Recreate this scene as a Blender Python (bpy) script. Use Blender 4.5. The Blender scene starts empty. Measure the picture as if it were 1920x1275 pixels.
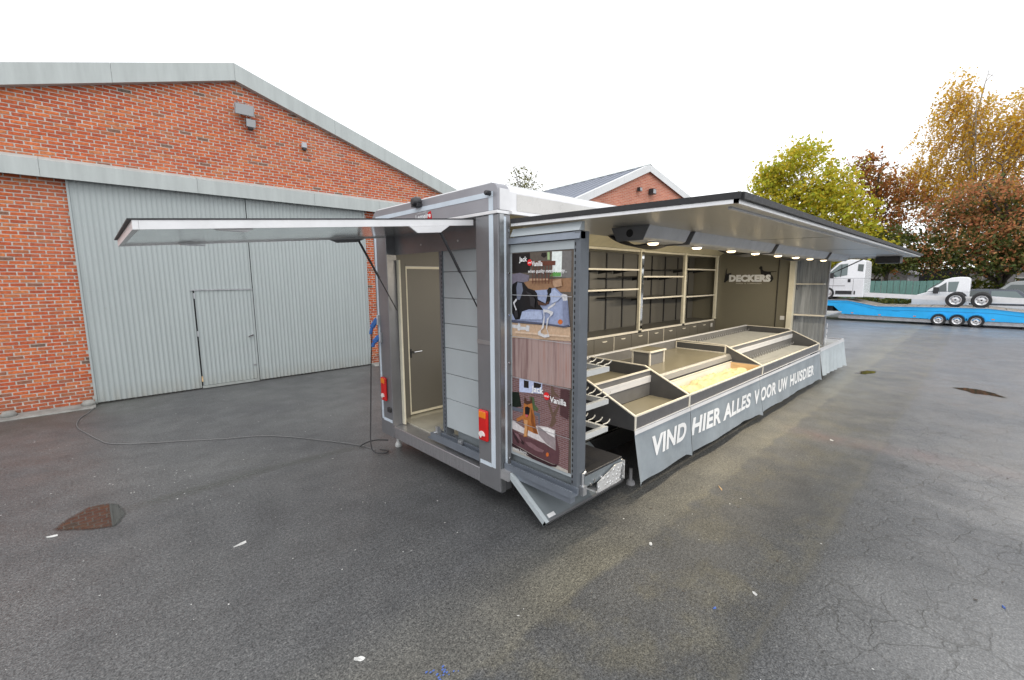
import bpy, bmesh, math, random
import numpy as np
from mathutils import Vector, Matrix
from mathutils import noise as mnoise
random.seed(7); rng = np.random.default_rng(7)
C = bpy.context.scene.collection
S = bpy.context.scene
PI = math.pi

# ------------------------------------------------------------------ camera
def make_camera():
    yaw, pitch, roll = math.radians(46.70), math.radians(7.817), math.radians(-0.285)
    fwd = Vector((math.cos(yaw)*math.cos(pitch), math.sin(yaw)*math.cos(pitch), -math.sin(pitch)))
    right = Vector((math.sin(yaw), -math.cos(yaw), 0)); up = right.cross(fwd)
    c, s = math.cos(roll), math.sin(roll)
    r2 = c*right + s*up; u2 = -s*right + c*up
    m = Matrix((r2, u2, -fwd)).transposed().to_4x4(); m.translation = Vector((0, 0, 2.23))
    cam = bpy.data.cameras.new('camera'); cam.sensor_width = 36; cam.lens = 36*832.65/1920
    cam.clip_start = 0.05; cam.clip_end = 1500
    o = bpy.data.objects.new('camera', cam); C.objects.link(o); o.matrix_world = m
    S.camera = o
make_camera()

# ------------------------------------------------------------------ overcast sky, soft sun
SUN_EL, SUN_AZ = 48, 215
w = bpy.data.worlds.new("World"); S.world = w; w.use_nodes = True
nt = w.node_tree; nt.nodes.clear()
sky = nt.nodes.new('ShaderNodeTexSky'); sky.sky_type = 'NISHITA'; sky.sun_disc = False
sky.sun_elevation = math.radians(SUN_EL); sky.sun_rotation = math.radians(SUN_AZ)
hs = nt.nodes.new('ShaderNodeHueSaturation'); hs.inputs['Saturation'].default_value = 0.25
mx = nt.nodes.new('ShaderNodeMix'); mx.data_type = 'RGBA'; mx.inputs['Factor'].default_value = 0.82
mx.inputs['B'].default_value = (11.6, 11.75, 12.0, 1)
bg = nt.nodes.new('ShaderNodeBackground'); bg.inputs['Strength'].default_value = 0.115
ow = nt.nodes.new('ShaderNodeOutputWorld')
nt.links.new(sky.outputs[0], hs.inputs['Color']); nt.links.new(hs.outputs[0], mx.inputs['A'])
nt.links.new(mx.outputs['Result'], bg.inputs['Color']); nt.links.new(bg.outputs[0], ow.inputs['Surface'])
sl = bpy.data.lights.new('sun', 'SUN'); sl.energy = 0.7; sl.angle = math.radians(30); sl.color = (1, .97, .93)
so = bpy.data.objects.new('sun', sl); C.objects.link(so); so.location = (0, 0, 30)
az = math.radians(SUN_AZ)
so.rotation_euler = Vector((-math.sin(az)*math.cos(math.radians(SUN_EL)), -math.cos(az)*math.cos(math.radians(SUN_EL)), -math.sin(math.radians(SUN_EL)))).to_track_quat('-Z', 'Y').to_euler()
S.view_settings.view_transform = 'Standard'; S.view_settings.look = 'None'
S.view_settings.gamma = 1; S.view_settings.use_curve_mapping = False
S.view_settings.exposure = 0.35
S.cycles.max_bounces = 8; S.cycles.diffuse_bounces = 4; S.cycles.glossy_bounces = 4
S.cycles.use_denoising = True
S.cycles.sample_clamp_indirect = 6

# ------------------------------------------------------------------ node materials
MATS = {}
class NT:
    def __init__(self, name):
        self.m = bpy.data.materials.new(name); self.m.use_nodes = True
        self.t = self.m.node_tree; self.b = self.t.nodes['Principled BSDF']
        MATS[name] = self.m
    def n(self, kind, **kw):
        x = self.t.nodes.new(kind)
        for k, v in kw.items():
            if hasattr(x, k): setattr(x, k, v)
        return x
    def l(self, a, b): self.t.links.new(a, b)
    def coord(self, which='Object'): return self.n('ShaderNodeTexCoord').outputs[which]
    def noise(self, vec, scale, detail=4, rough=.55, dist=0):
        x = self.n('ShaderNodeTexNoise'); x.inputs['Scale'].default_value = scale
        x.inputs['Detail'].default_value = detail; x.inputs['Roughness'].default_value = rough
        x.inputs['Distortion'].default_value = dist
        if vec is not None: self.l(vec, x.inputs['Vector'])
        return x.outputs['Fac']
    def ramp(self, fac, stops, interp='LINEAR'):
        x = self.n('ShaderNodeValToRGB'); cr = x.color_ramp; cr.interpolation = interp
        while len(cr.elements) < len(stops): cr.elements.new(0.5)
        for e, (p, c) in zip(cr.elements, stops):
            e.position = p; e.color = (*c, 1) if len(c) == 3 else c
        self.l(fac, x.inputs[0]); return x.outputs['Color']
    def mapr(self, fac, a, b, c=0, d=1):
        x = self.n('ShaderNodeMapRange'); x.inputs[1].default_value = a; x.inputs[2].default_value = b
        x.inputs[3].default_value = c; x.inputs[4].default_value = d
        self.l(fac, x.inputs[0]); return x.outputs[0]
    def mix(self, f, a, b, blend='MIX'):
        x = self.n('ShaderNodeMix', data_type='RGBA', blend_type=blend)
        for sock, v in (('Factor', f), ('A', a), ('B', b)):
            s = [i for i in x.inputs if i.name == sock and (i.type == 'RGBA' or sock == 'Factor')][0]
            if isinstance(v, (int, float)): s.default_value = v
            elif isinstance(v, tuple): s.default_value = (*v, 1)
            else: self.l(v, s)
        return [o for o in x.outputs if o.type == 'RGBA'][0]
    def math(self, op, a, b=None):
        x = self.n('ShaderNodeMath', operation=op)
        for i, v in enumerate((a, b)):
            if v is None: continue
            if isinstance(v, (int, float)): x.inputs[i].default_value = v
            else: self.l(v, x.inputs[i])
        return x.outputs[0]
    def bump(self, h, strength=.2, dist=.01):
        x = self.n('ShaderNodeBump'); x.inputs['Strength'].default_value = strength; x.inputs['Distance'].default_value = dist
        self.l(h, x.inputs['Height']); self.l(x.outputs[0], self.b.inputs['Normal'])
    def set(self, name, v):
        s = self.b.inputs[name]
        if isinstance(v, (int, float)): s.default_value = v
        elif isinstance(v, tuple): s.default_value = (*v, 1)
        else: self.l(v, s)

def pm(name, col, rough=.5, metal=0, var=.06, scale=6, rvar=.08, bump=0, bscale=60, spec=.5, stretch=None):
    """plain painted / moulded surface with slight dirt, gloss and colour variation"""
    k = NT(name); v = k.coord()
    if stretch:
        mp = k.n('ShaderNodeMapping'); mp.inputs['Scale'].default_value = stretch; k.l(v, mp.inputs[0]); v = mp.outputs[0]
    n1 = k.noise(v, scale, 5, .6); n2 = k.noise(v, scale*7, 3)
    f = k.mix(.35, n1, n2) if False else n1
    c1 = tuple(max(0, x*(1-var*2)) for x in col); c2 = tuple(min(1, x*(1+var*2)) for x in col)
    k.set('Base Color', k.ramp(f, [(.3, c1), (.7, c2)]))
    k.set('Roughness', k.mapr(n2, .3, .7, max(.02, rough-rvar), min(1, rough+rvar)))
    k.set('Metallic', metal); k.set('Specular IOR Level', spec)
    if bump: k.bump(k.noise(v, bscale, 3), bump, .004)
    return k.m

# ------------------------------------------------------------------ mesh helpers
class MB:
    def __init__(s): s.v = []; s.f = []; s.mi = []
    def add(s, vs, fs, mi=0):
        o = len(s.v); s.v += [tuple(p) for p in vs]; s.f += [tuple(i+o for i in f) for f in fs]; s.mi += [mi]*len(fs); return s
    def box(s, x0, x1, y0, y1, z0, z1, mi=0):
        x0, x1 = sorted((x0, x1)); y0, y1 = sorted((y0, y1)); z0, z1 = sorted((z0, z1))
        vs = [(x, y, z) for x in (x0, x1) for y in (y0, y1) for z in (z0, z1)]
        return s.add(vs, [(0,1,3,2),(4,6,7,5),(0,4,5,1),(2,3,7,6),(0,2,6,4),(1,5,7,3)], mi)
    def beam(s, p, q, w, h, up=(0,0,1), mi=0):
        p = Vector(p); q = Vector(q); d = (q-p).normalized(); u = Vector(up)
        sd = d.cross(u); sd = sd.normalized() if sd.length > 1e-6 else Vector((1,0,0)); u = sd.cross(d).normalized()
        vs = []
        for e in (p, q):
            for a, b in ((-1,-1),(1,-1),(1,1),(-1,1)): vs.append(e + sd*a*w/2 + u*b*h/2)
        return s.add(vs, [(3,2,1,0),(4,5,6,7),(0,1,5,4),(1,2,6,5),(2,3,7,6),(3,0,4,7)], mi)
    def prism(s, pts, axis, a, b, mi=0):
        """pts: outline in the two other axes (xyz order), extruded from a to b along axis"""
        n = len(pts)
        def P(p, t):
            if axis == 'x': return (t, p[0], p[1])
            if axis == 'y': return (p[0], t, p[1])
            return (p[0], p[1], t)
        vs = [P(p, a) for p in pts] + [P(p, b) for p in pts]
        fs = [tuple(range(n)), tuple(range(2*n-1, n-1, -1))] + [(i, i+n, (i+1) % n + n, (i+1) % n) for i in range(n)]
        return s.add(vs, fs, mi)
    def tube(s, pts, r, n=8, mi=0, cap=True):
        pts = [Vector(p) for p in pts]; rings = []
        rr = r if isinstance(r, (list, tuple)) else [r]*len(pts)
        ref = None; o = len(s.v); vs = []
        for i, p in enumerate(pts):
            d = (pts[min(i+1, len(pts)-1)] - pts[max(i-1, 0)]).normalized()
            if ref is None:
                ref = d.orthogonal().normalized()
            ref = (ref - d*ref.dot(d)); ref = ref.normalized() if ref.length > 1e-6 else d.orthogonal().normalized()
            b = d.cross(ref)
            for k in range(n):
                a = 2*PI*k/n; vs.append(p + (ref*math.cos(a) + b*math.sin(a))*rr[i])
        fs = []
        for i in range(len(pts)-1):
            for k in range(n):
                fs.append((i*n+k, i*n+(k+1) % n, (i+1)*n+(k+1) % n, (i+1)*n+k))
        if cap: fs.append(tuple(range(n-1, -1, -1))); fs.append(tuple(range((len(pts)-1)*n, len(pts)*n)))
        return s.add(vs, fs, mi)
    def cyl(s, p, q, r, n=20, mi=0): return s.tube([p, q], r, n, mi)
    def lathe(s, prof, centre, axis='y', n=28, mi=0, cap=True):
        """prof: (radius, offset along axis)"""
        c = Vector(centre); vs = []
        for r, h in prof:
            for k in range(n):
                a = 2*PI*k/n; u, v = r*math.cos(a), r*math.sin(a)
                vs.append(c + (Vector((h, u, v)) if axis == 'x' else Vector((u, h, v)) if axis == 'y' else Vector((u, v, h))))
        fs = []
        for i in range(len(prof)-1):
            for k in range(n): fs.append((i*n+k, i*n+(k+1) % n, (i+1)*n+(k+1) % n, (i+1)*n+k))
        if cap: fs.append(tuple(range(n-1, -1, -1))); fs.append(tuple(range((len(prof)-1)*n, len(prof)*n)))
        return s.add(vs, fs, mi)
    def build(s, name, mat, parent=None, bevel=0, smooth=False, seg=2, recalc=True):
        me = bpy.data.meshes.new(name); me.from_pydata([tuple(v) for v in s.v], [], s.f)
        ms = mat if isinstance(mat, (list, tuple)) else [mat]
        for m in ms: me.materials.append(MATS[m])
        if len(ms) > 1: me.polygons.foreach_set('material_index', s.mi)
        if recalc:
            bm = bmesh.new(); bm.from_mesh(me); bmesh.ops.recalc_face_normals(bm, faces=bm.faces); bm.to_mesh(me); bm.free()
        if smooth: me.polygons.foreach_set('use_smooth', [True]*len(me.polygons))
        me.update()
        o = bpy.data.objects.new(name, me); C.objects.link(o)
        if parent is not None:
            o.parent = parent
            if parent.parent is None and parent.type == 'EMPTY': o.location = -parent.location
        if bevel:
            b = o.modifiers.new('edge', 'BEVEL'); b.width = bevel; b.segments = seg; b.limit_method = 'ANGLE'; b.angle_limit = math.radians(40)
            b.harden_normals = False
        return o
def BX(*a, mi=0): return MB().box(*a, mi=mi)

def thing(name, label, cat, loc=(0,0,0), group=None):
    o = bpy.data.objects.new(name, None); C.objects.link(o); o.location = loc; o.empty_display_size = .2
    o['label'] = label; o['category'] = cat
    if group: o['group'] = group
    return o
def tag(o, label=None, cat=None, group=None, kind=None):
    if label: o['label'] = label
    if cat: o['category'] = cat
    if group: o['group'] = group
    if kind: o['kind'] = kind
    return o

def text_mesh(s, bold=0.0, shear=0.0, spacing=1.0, res=3):
    cu = bpy.data.curves.new('lettering', 'FONT'); cu.body = s; cu.offset = bold; cu.shear = shear
    cu.space_character = spacing; cu.resolution_u = res; cu.fill_mode = 'FRONT'
    ob = bpy.data.objects.new('lettering', cu); C.objects.link(ob)
    dg = bpy.context.evaluated_depsgraph_get(); dg.update()
    me = bpy.data.meshes.new_from_object(ob.evaluated_get(dg))
    vs = [tuple(v.co) for v in me.vertices]; fs = [tuple(p.vertices) for p in me.polygons]
    bpy.data.objects.remove(ob); bpy.data.curves.remove(cu); bpy.data.meshes.remove(me)
    xs = [v[0] for v in vs]; ys = [v[1] for v in vs]
    x0, x1, y0, y1 = min(xs), max(xs), min(ys), max(ys)
    return [((v[0]-x0)/(x1-x0), (v[1]-y0)/(y1-y0)) for v in vs], fs
def lettering(name, s, fn, mat, parent, **kw):
    uv, fs = text_mesh(s, **kw)
    return MB().add([fn(u, v) for u, v in uv], fs).build(name, mat, parent, recalc=False)
# ------------------------------------------------------------------ materials
k = NT('asphalt'); P = k.coord('Object'); sx = k.n('ShaderNodeSeparateXYZ'); k.l(P, sx.inputs[0]); X, Y = sx.outputs[0], sx.outputs[1]
fine = k.noise(P, 95, 2, .6); grit = k.noise(P, 38, 3, .65); mid = k.noise(P, 3.2, 5, .6); low = k.noise(P, .45, 4, .6, .4); low2 = k.noise(P, .16, 3)
wob = k.math('MULTIPLY', k.math('SUBTRACT', k.noise(P, 1.1, 4, .6), .5), .34)
Yw = k.math('ADD', Y, wob)
base = k.ramp(k.math('ADD', k.math('MULTIPLY', fine, .6), k.math('MULTIPLY', grit, .4)), [(.37, (.034, .035, .036)), (.5, (.101, .103, .105)), (.60, (.168, .170, .171)), (.71, (.32, .315, .30))])
base = k.mix(1.0, base, k.ramp(mid, [(.3, (.80, .80, .80)), (.7, (1.12, 1.12, 1.12))]), 'MULTIPLY')
base = k.mix(1.0, base, k.ramp(low, [(.32, (.76, .77, .79)), (.68, (1.14, 1.13, 1.1))]), 'MULTIPLY')
def band(a, b, soft=.05, src=None):
    src = src or Yw
    return k.math('MULTIPLY', k.mapr(src, a-soft, a+soft), k.mapr(src, b-soft, b+soft, 1, 0))
olive = k.math('MULTIPLY', k.math('MULTIPLY', k.mapr(Yw, 1.76, 1.82), k.mapr(Yw, 1.9, 2.6, 1, 0)), k.mapr(k.noise(P, .8, 4), .35, .6, .5, 1))
base = k.mix(k.math('MULTIPLY', olive, .6), base, k.mix(1.0, base, (1.62, 1.48, 1.05), 'MULTIPLY'))
moss = k.math('MULTIPLY', band(.75, 1.8, .05), k.mapr(k.noise(P, 2.2, 5, .65), .46, .62))
base = k.mix(band(.72, 1.80, .02), base, k.mix(1.0, base, (.84, .84, .83), 'MULTIPLY'))
base = k.mix(k.math('MULTIPLY', moss, .42), base, k.mix(1.0, base, (1.65, 1.48, 1.0), 'MULTIPLY'))
# seam between the two paved strips
seam = band(.745, .785, .018, k.math('ADD', Y, k.math('MULTIPLY', k.math('SUBTRACT', k.noise(P, 2.4, 5, .7), .5), .16)))
base = k.mix(k.math('MULTIPLY', seam, k.mapr(k.noise(P, 3, 3), .35, .6, .1, .6)), base, (.125, .118, .095))
# crazed old asphalt
vo = k.n('ShaderNodeTexVoronoi', feature='DISTANCE_TO_EDGE'); vo.inputs['Scale'].default_value = 3.5
mpv = k.n('ShaderNodeVectorMath', operation='ADD')
nz = k.n('ShaderNodeTexNoise'); nz.inputs['Scale'].default_value = 2.2; nz.inputs['Detail'].default_value = 5
nsc = k.n('ShaderNodeVectorMath', operation='SCALE'); nsc.inputs['Scale'].default_value = .55
k.l(P, nz.inputs['Vector']); k.l(nz.outputs['Color'], nsc.inputs[0]); k.l(P, mpv.inputs[0]); k.l(nsc.outputs[0], mpv.inputs[1]); k.l(mpv.outputs[0], vo.inputs['Vector'])
crk = k.mapr(vo.outputs['Distance'], .006, .036, 1, 0)
crackzone = k.math('MULTIPLY', k.math('MULTIPLY', k.mapr(Yw, .45, .85, 1, 0), k.mapr(k.noise(P, .55, 4, .6), .34, .5)), k.math('MULTIPLY', k.mapr(X, 2.2, 3.6), k.mapr(X, 9, 13, 1, .1)))
crk = k.math('MULTIPLY', crk, crackzone)
base = k.mix(k.math('MULTIPLY', crk, .6), base, (.03, .029, .024))
# reddish stain across the yard, greenish dirt by the wall, drain line from the puddle
xs_ = k.math('ADD', X, k.math('MULTIPLY', k.math('SUBTRACT', k.noise(P, 1.3, 4), .5), .5))
red = k.math('MULTIPLY', k.math('MULTIPLY', band(7.2, 7.55, .16, xs_), k.math('MULTIPLY', k.mapr(Y, 2.0, 1.5), k.mapr(Y, -.9, .1))), k.mapr(k.noise(P, 4, 4), .3, .7, .2, .75))
base = k.mix(k.math('MULTIPLY', red, .55), base, (.21, .115, .10))
dirt = k.math('MULTIPLY', k.mapr(Yw, 9.3, 10.9), k.math('MULTIPLY', k.mapr(X, 1.2, -.6), k.mapr(k.noise(P, 1.4, 5, .65), .35, .6, .2, 1)))
base = k.mix(k.math('MULTIPLY', dirt, .75), base, (.050, .054, .036))
drain = k.math('MULTIPLY', band(5.55, 5.72, .05, Yw), k.math('MULTIPLY', k.mapr(X, -.1, .3), k.mapr(X, 2.0, 3.2, 1, 0)))
base = k.mix(k.math('MULTIPLY', drain, .45), base, (.045, .043, .033))
chalk = k.math('MULTIPLY', k.mapr(k.noise(P, 9, 4, .7), .70, .76), k.mapr(k.noise(P, .7, 3), .5, .62))
worn_sheen = k.math('MULTIPLY', k.mapr(Yw, .95, .55, 0, 1), k.mapr(X, 4.5, 13, 0, 1))  # older, paler paving with bluish sky sheen painted into the colour
worn_sheen = k.math('MAXIMUM', worn_sheen, k.mapr(X, 9, 16))
base = k.mix(k.math('MULTIPLY', worn_sheen, .8), base, k.mix(1.0, base, (1.6, 1.7, 1.9), 'MULTIPLY'))
base = k.mix(k.math('MULTIPLY', chalk, .5), base, (.36, .36, .35))
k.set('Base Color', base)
wet = k.math('ADD', k.math('MULTIPLY', k.mapr(low, .35, .65), .5), k.math('MULTIPLY', k.mapr(k.noise(P, 1.7, 5, .65), .3, .7), .5))
rough = k.mapr(wet, .15, .85, .60, .40)
rough = k.math('SUBTRACT', rough, k.math('MULTIPLY', drain, .25))
k.set('Roughness', rough); k.set('Specular IOR Level', .5)
right = k.mapr(k.math('ADD', Yw, k.math('MULTIPLY', X, -.16)), 1.5, -1.2, .0, 1)
k.set('Coat Weight', k.math('MULTIPLY', k.mapr(wet, .2, .8, .35, 1), k.mapr(right, 0, 1, .1, 1))); k.set('Coat Roughness', k.mapr(wet, .2, .8, .44, .30)); k.set('Coat IOR', 1.6)
hgt = k.math('ADD', k.math('MULTIPLY', grit, .6), k.math('MULTIPLY', fine, .4)); hgt = k.math('SUBTRACT', hgt, k.math('MULTIPLY', crk, .6))
k.bump(hgt, .55, .012)

k = NT('puddle_water'); k.set('Base Color', k.ramp(k.noise(k.coord(), 60, 3), [(.3, (.030, .028, .024)), (.7, (.065, .060, .052))])); k.set('Roughness', .03); k.set('IOR', 1.6); k.set('Specular IOR Level', .62)
k.bump(k.noise(k.coord(), 6, 2), .02, .004)
at = k.n('ShaderNodeAttribute', attribute_name='depth'); trn = k.n('ShaderNodeBsdfTransparent'); ms = k.n('ShaderNodeMixShader')
k.l(k.mapr(k.math('ADD', at.outputs['Fac'], k.math('MULTIPLY', k.math('SUBTRACT', k.noise(k.coord(), 9, 4, .6), .5), .7)), .25, .85), ms.inputs[0]); k.l(trn.outputs[0], ms.inputs[1]); k.l(k.b.outputs[0], ms.inputs[2])
k.l(ms.outputs[0], [x for x in k.t.nodes if x.type == 'OUTPUT_MATERIAL'][0].inputs[0])

k = NT('brick_clay'); P = k.coord('Object')
oi = k.n('ShaderNodeObjectInfo').outputs['Random']; ge = k.n('ShaderNodeNewGeometry')
rnd = k.math('FRACT', k.math('ADD', oi, ge.outputs['Random Per Island']))
col = k.ramp(rnd, [(0, (.58, .130, .036)), (.2, (.48, .092, .030)), (.4, (.64, .170, .050)), (.58, (.53, .110, .034)), (.76, (.42, .085, .034)), (.88, (.60, .20, .072)), (.96, (.38, .12, .055)), (.988, (.15, .11, .085)), (1, (.54, .13, .045))], 'LINEAR')
gp = ge.outputs['Position']
nn = k.noise(gp, 26, 4, .65); col = k.mix(1.0, col, k.ramp(nn, [(.3, (.64, .62, .60)), (.7, (1.2, 1.18, 1.15))]), 'MULTIPLY')
col = k.mix(k.mapr(k.noise(gp, 55, 3), .64, .78, 0, .4), col, (.50, .34, .26))
col = k.mix(k.mapr(k.noise(gp, .7, 3), .48, .72, 0, .12), col, (.52, .33, .24))
szb = k.n('ShaderNodeSeparateXYZ'); k.l(gp, szb.inputs[0])
base_ = k.math('MULTIPLY', k.mapr(szb.outputs[2], .38, .02), k.mapr(k.noise(gp, 3.5, 5, .7), .35, .65, .15, 1))
col = k.mix(k.math('MULTIPLY', base_, .75), col, (.10, .085, .06))
k.set('Base Color', col); k.set('Roughness', .85); k.bump(k.noise(gp, 70, 3), .5, .006)
k = NT('mortar'); gp = k.n('ShaderNodeNewGeometry').outputs['Position']
k.set('Base Color', k.ramp(k.noise(gp, 9, 5, .65), [(.3, (.46, .42, .38)), (.7, (.66, .61, .56))])); k.set('Roughness', .95); k.bump(k.noise(gp, 60, 3), .4, .006)
k = NT('brick_far'); bt = k.n('ShaderNodeTexBrick'); mp = k.n('ShaderNodeMapping'); mp.inputs['Rotation'].default_value = (PI/2, 0, 0)
k.l(k.coord(), mp.inputs[0]); k.l(mp.outputs[0], bt.inputs['Vector']); bt.inputs['Scale'].default_value = 1; bt.inputs['Brick Width'].default_value = .21; bt.inputs['Row Height'].default_value = .062
bt.inputs['Mortar Size'].default_value = .006; bt.inputs['Color1'].default_value = (.42, .13, .075, 1); bt.inputs['Color2'].default_value = (.52, .20, .12, 1); bt.inputs['Mortar'].default_value = (.50, .38, .32, 1)
k.set('Base Color', k.mix(1.0, bt.outputs[0], k.ramp(k.noise(k.coord(), 1.3, 5), [(.3, (.85, .85, .85)), (.7, (1.12, 1.1, 1.1))]), 'MULTIPLY')); k.set('Roughness', .9)

def sheet(name, col, streak=.12, rough=.45, metal=0.0, dirt=(.30, .30, .27)):
    k = NT(name); P = k.coord(); mp = k.n('ShaderNodeMapping'); mp.inputs['Scale'].default_value = (3, 3, .35); k.l(P, mp.inputs[0])
    st = k.noise(mp.outputs[0], 2.2, 6, .65); bl = k.noise(P, .9, 4)
    c = k.mix(1.0, col, k.ramp(st, [(.3, (1-streak,)*3), (.7, (1+streak*.7,)*3)]), 'MULTIPLY')
    c = k.mix(k.mapr(k.noise(P, 7, 5, .7), .66, .8, 0, .4), c, dirt)
    c = k.mix(k.mapr(bl, .5, .75, 0, .25), c, tuple(x*.86 for x in col))
    sz = k.n('ShaderNodeSeparateXYZ'); k.l(k.n('ShaderNodeNewGeometry').outputs['Position'], sz.inputs[0])
    c = k.mix(k.math('MULTIPLY', k.mapr(sz.outputs[2], .35, .03), k.mapr(st, .35, .6, .2, .8)), c, dirt)
    k.set('Base Color', c); k.set('Roughness', k.mapr(st, .3, .7, rough-.08, rough+.1)); k.set('Metallic', metal)
sheet('gate_sheet', (.385, .425, .425), .05, .5)
sheet('trim_sheet', (.44, .475, .465), .12, .5, dirt=(.25, .26, .24))
sheet('roof_far', (.20, .22, .27), .2, .6)
k = MATS['roof_far']
pm('concrete', (.25, .25, .235), .9, 0, .14, 5, bump=.4, bscale=40)
pm('dark_gap', (.015, .015, .016), .8)
pm('body_grey', (.30, .30, .325), .36, .35, .03, 3, .05)
pm('body_dark', (.205, .207, .218), .34, .4, .04, 3, .05)
pm('steel_brushed', (.36, .37, .38), .36, .85, .05, 3, .08, stretch=(1, 1, 14))
pm('sill_metal', (.42, .42, .44), .34, .75, .05, 3, .08, stretch=(1, 10, 1))
pm('strip_pale', (.56, .63, .70), .4, 0, .03)
pm('inset_panel', (.50, .49, .47), .3, 0, .05, 1.5)
pm('nosing', (.25, .24, .22), .34, .1, .01, 2, .008)
pm('white_panel', (.64, .65, .65), .3, 0, .03, 2)
pm('white_trim', (.68, .68, .69), .35, 0, .03)
pm('cream_trim', (.72, .68, .55), .42, 0, .04)
pm('cream_edge', (.74, .70, .61), .4, 0, .04)
pm('taupe_lining', (.135, .128, .112), .45, 0, .015, 1.5, .01)
pm('end_wall_lining', (.185, .172, .130), .36, 0, .02, 1.5, .01)
pm('ceiling_cream', (.72, .66, .47), .35, 0, .04)
pm('shelf_back', (.125, .12, .108), .40, 0, .02, 2, .02)
pm('dark_laminate', (.075, .075, .078), .42, 0, .06, bump=.05, bscale=250)
pm('mid_laminate', (.15, .148, .148), .38, 0, .05)
pm('fascia_laminate', (.125, .122, .125), .35, 0, .05)
pm('tray_board', (.235, .215, .158), .26, 0, .02, 2, .008)
pm('drawer_front', (.15, .142, .125), .42, 0, .015, 2, .01)
pm('floor_vinyl', (.40, .385, .325), .16, 0, .05)
pm('black_rubber', (.018, .018, .02), .6)
pm('black_plastic', (.025, .025, .028), .4)
pm('near_black', (.012, .012, .013), .7)
pm('chrome', (.75, .75, .76), .12, 1, .02)
pm('mirror', (.82, .83, .83), .04, 1, .02)
pm('zinc', (.55, .56, .58), .4, .8, .08)
pm('panel_grey_blue', (.40, .44, .46), .42, 0, .03, 2)
pm('rack_steel', (.135, .15, .17), .4, .3, .04)
pm('rail_steel', (.20, .225, .265), .38, .4, .05)
pm('arm_pale', (.62, .63, .62), .4, .2, .04)
pm('ramp_grey', (.20, .225, .24), .38, .2, .05, 4)
pm('flap_under', (.72, .75, .75), .16, .82, .03, 1.5, .03)
pm('awning_under', (.52, .52, .51), .30, .65, .02, .8, .012, stretch=(.35, 2.2, 1))
pm('awning_top', (.62, .62, .63), .4, .2, .03)
pm('alu_white', (.72, .72, .73), .36, .35, .03)
pm('pod_grey', (.50, .51, .53), .4, .1, .05)
pm('cloth_banner', (.25, .285, .315), .62, 0, .07, 3, bump=.12, bscale=300)
pm('cloth_banner_light', (.46, .51, .53), .55, 0, .06, 3)
pm('letter_white', (.82, .83, .84), .5, 0, .02)
pm('cloth_yellow', (.60, .50, .28), .8, 0, .10, 9, bump=.2, bscale=180)
pm('bin_white', (.78, .77, .74), .5, 0, .03)
pm('ply_wood', (.62, .43, .24), .5, 0, .10, 4, stretch=(1, 1, 8))
pm('lens_red', (.55, .012, .012), .15, 0, .05)
pm('lens_orange', (.75, .20, .012), .15, 0, .05)
pm('lens_white', (.80, .72, .70), .15, 0, .03)
pm('plug_blue', (.03, .14, .45), .4, 0, .05)
pm('plug_grey', (.45, .47, .50), .45, 0, .04)
pm('cable_black', (.03, .03, .032), .55)
pm('cable_grey', (.16, .16, .16), .6)
pm('blue_paint', (.02, .42, .86), .35, 0, .05, 1.5, .08)
pm('blue_dark', (.01, .16, .36), .4)
pm('van_white', (.74, .75, .77), .25, 0, .02, 2)
pm('van_grey', (.26, .27, .27), .28, .4, .03)
pm('car_dark', (.09, .10, .12), .25, .4, .03)
pm('tyre', (.022, .022, .023), .75, 0, .1)
pm('rim_silver', (.60, .60, .61), .35, .7, .05)
pm('frame_grey', (.30, .30, .31), .5, .3, .1)
pm('deck_board', (.30, .265, .225), .8, 0, .15, 8)
pm('fence_green', (.12, .24, .21), .6, 0, .10, 2, stretch=(1, 8, 1))
pm('render_grey', (.30, .30, .31), .8)
pm('roof_tile', (.15, .14, .15), .8)
pm('bark', (.085, .07, .055), .9, 0, .25, 9, bump=.6, bscale=30)
pm('bark_birch', (.30, .28, .25), .85, 0, .3, 7, bump=.4, bscale=30)
pm('litter_pale', (.62, .62, .60), .8)
pm('litter_blue', (.08, .15, .45), .6)
k = NT('glass_dark'); k.set('Base Color', (.05, .065, .065)); k.set('Roughness', .04); k.set('Specular IOR Level', .8)
k = NT('glass_green'); k.set('Base Color', (.11, .15, .15)); k.set('Roughness', .05); k.set('Specular IOR Level', .8)
k = NT('lamp_glass'); k.set('Base Color', (.36, .37, .38)); k.set('Roughness', .25); k.set('Specular IOR Level', .4)
k = NT('lamp_on'); k.set('Base Color', (1, .9, .7)); k.set('Emission Color', (1, .76, .44)); k.set('Emission Strength', 3.2)
k = NT('tread_plate'); P = k.coord(); vv = k.n('ShaderNodeTexVoronoi'); vv.inputs['Scale'].default_value = 26; k.l(P, vv.inputs['Vector'])
k.set('Base Color', (.80, .80, .80)); k.set('Metallic', .55); k.set('Roughness', .38); k.bump(k.mapr(vv.outputs['Distance'], .15, .4, 1, 0), .7, .01)
k = NT('plank_metal'); P = k.coord(); mp = k.n('ShaderNodeMapping'); mp.inputs['Scale'].default_value = (9, 9, .5); k.l(P, mp.inputs[0])
k.set('Base Color', k.ramp(k.noise(mp.outputs[0], 2.2, 5, .65), [(.3, (.22, .235, .25)), (.55, (.38, .40, .42)), (.7, (.52, .54, .56))])); k.set('Roughness', .38); k.set('Metallic', .3)

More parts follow.
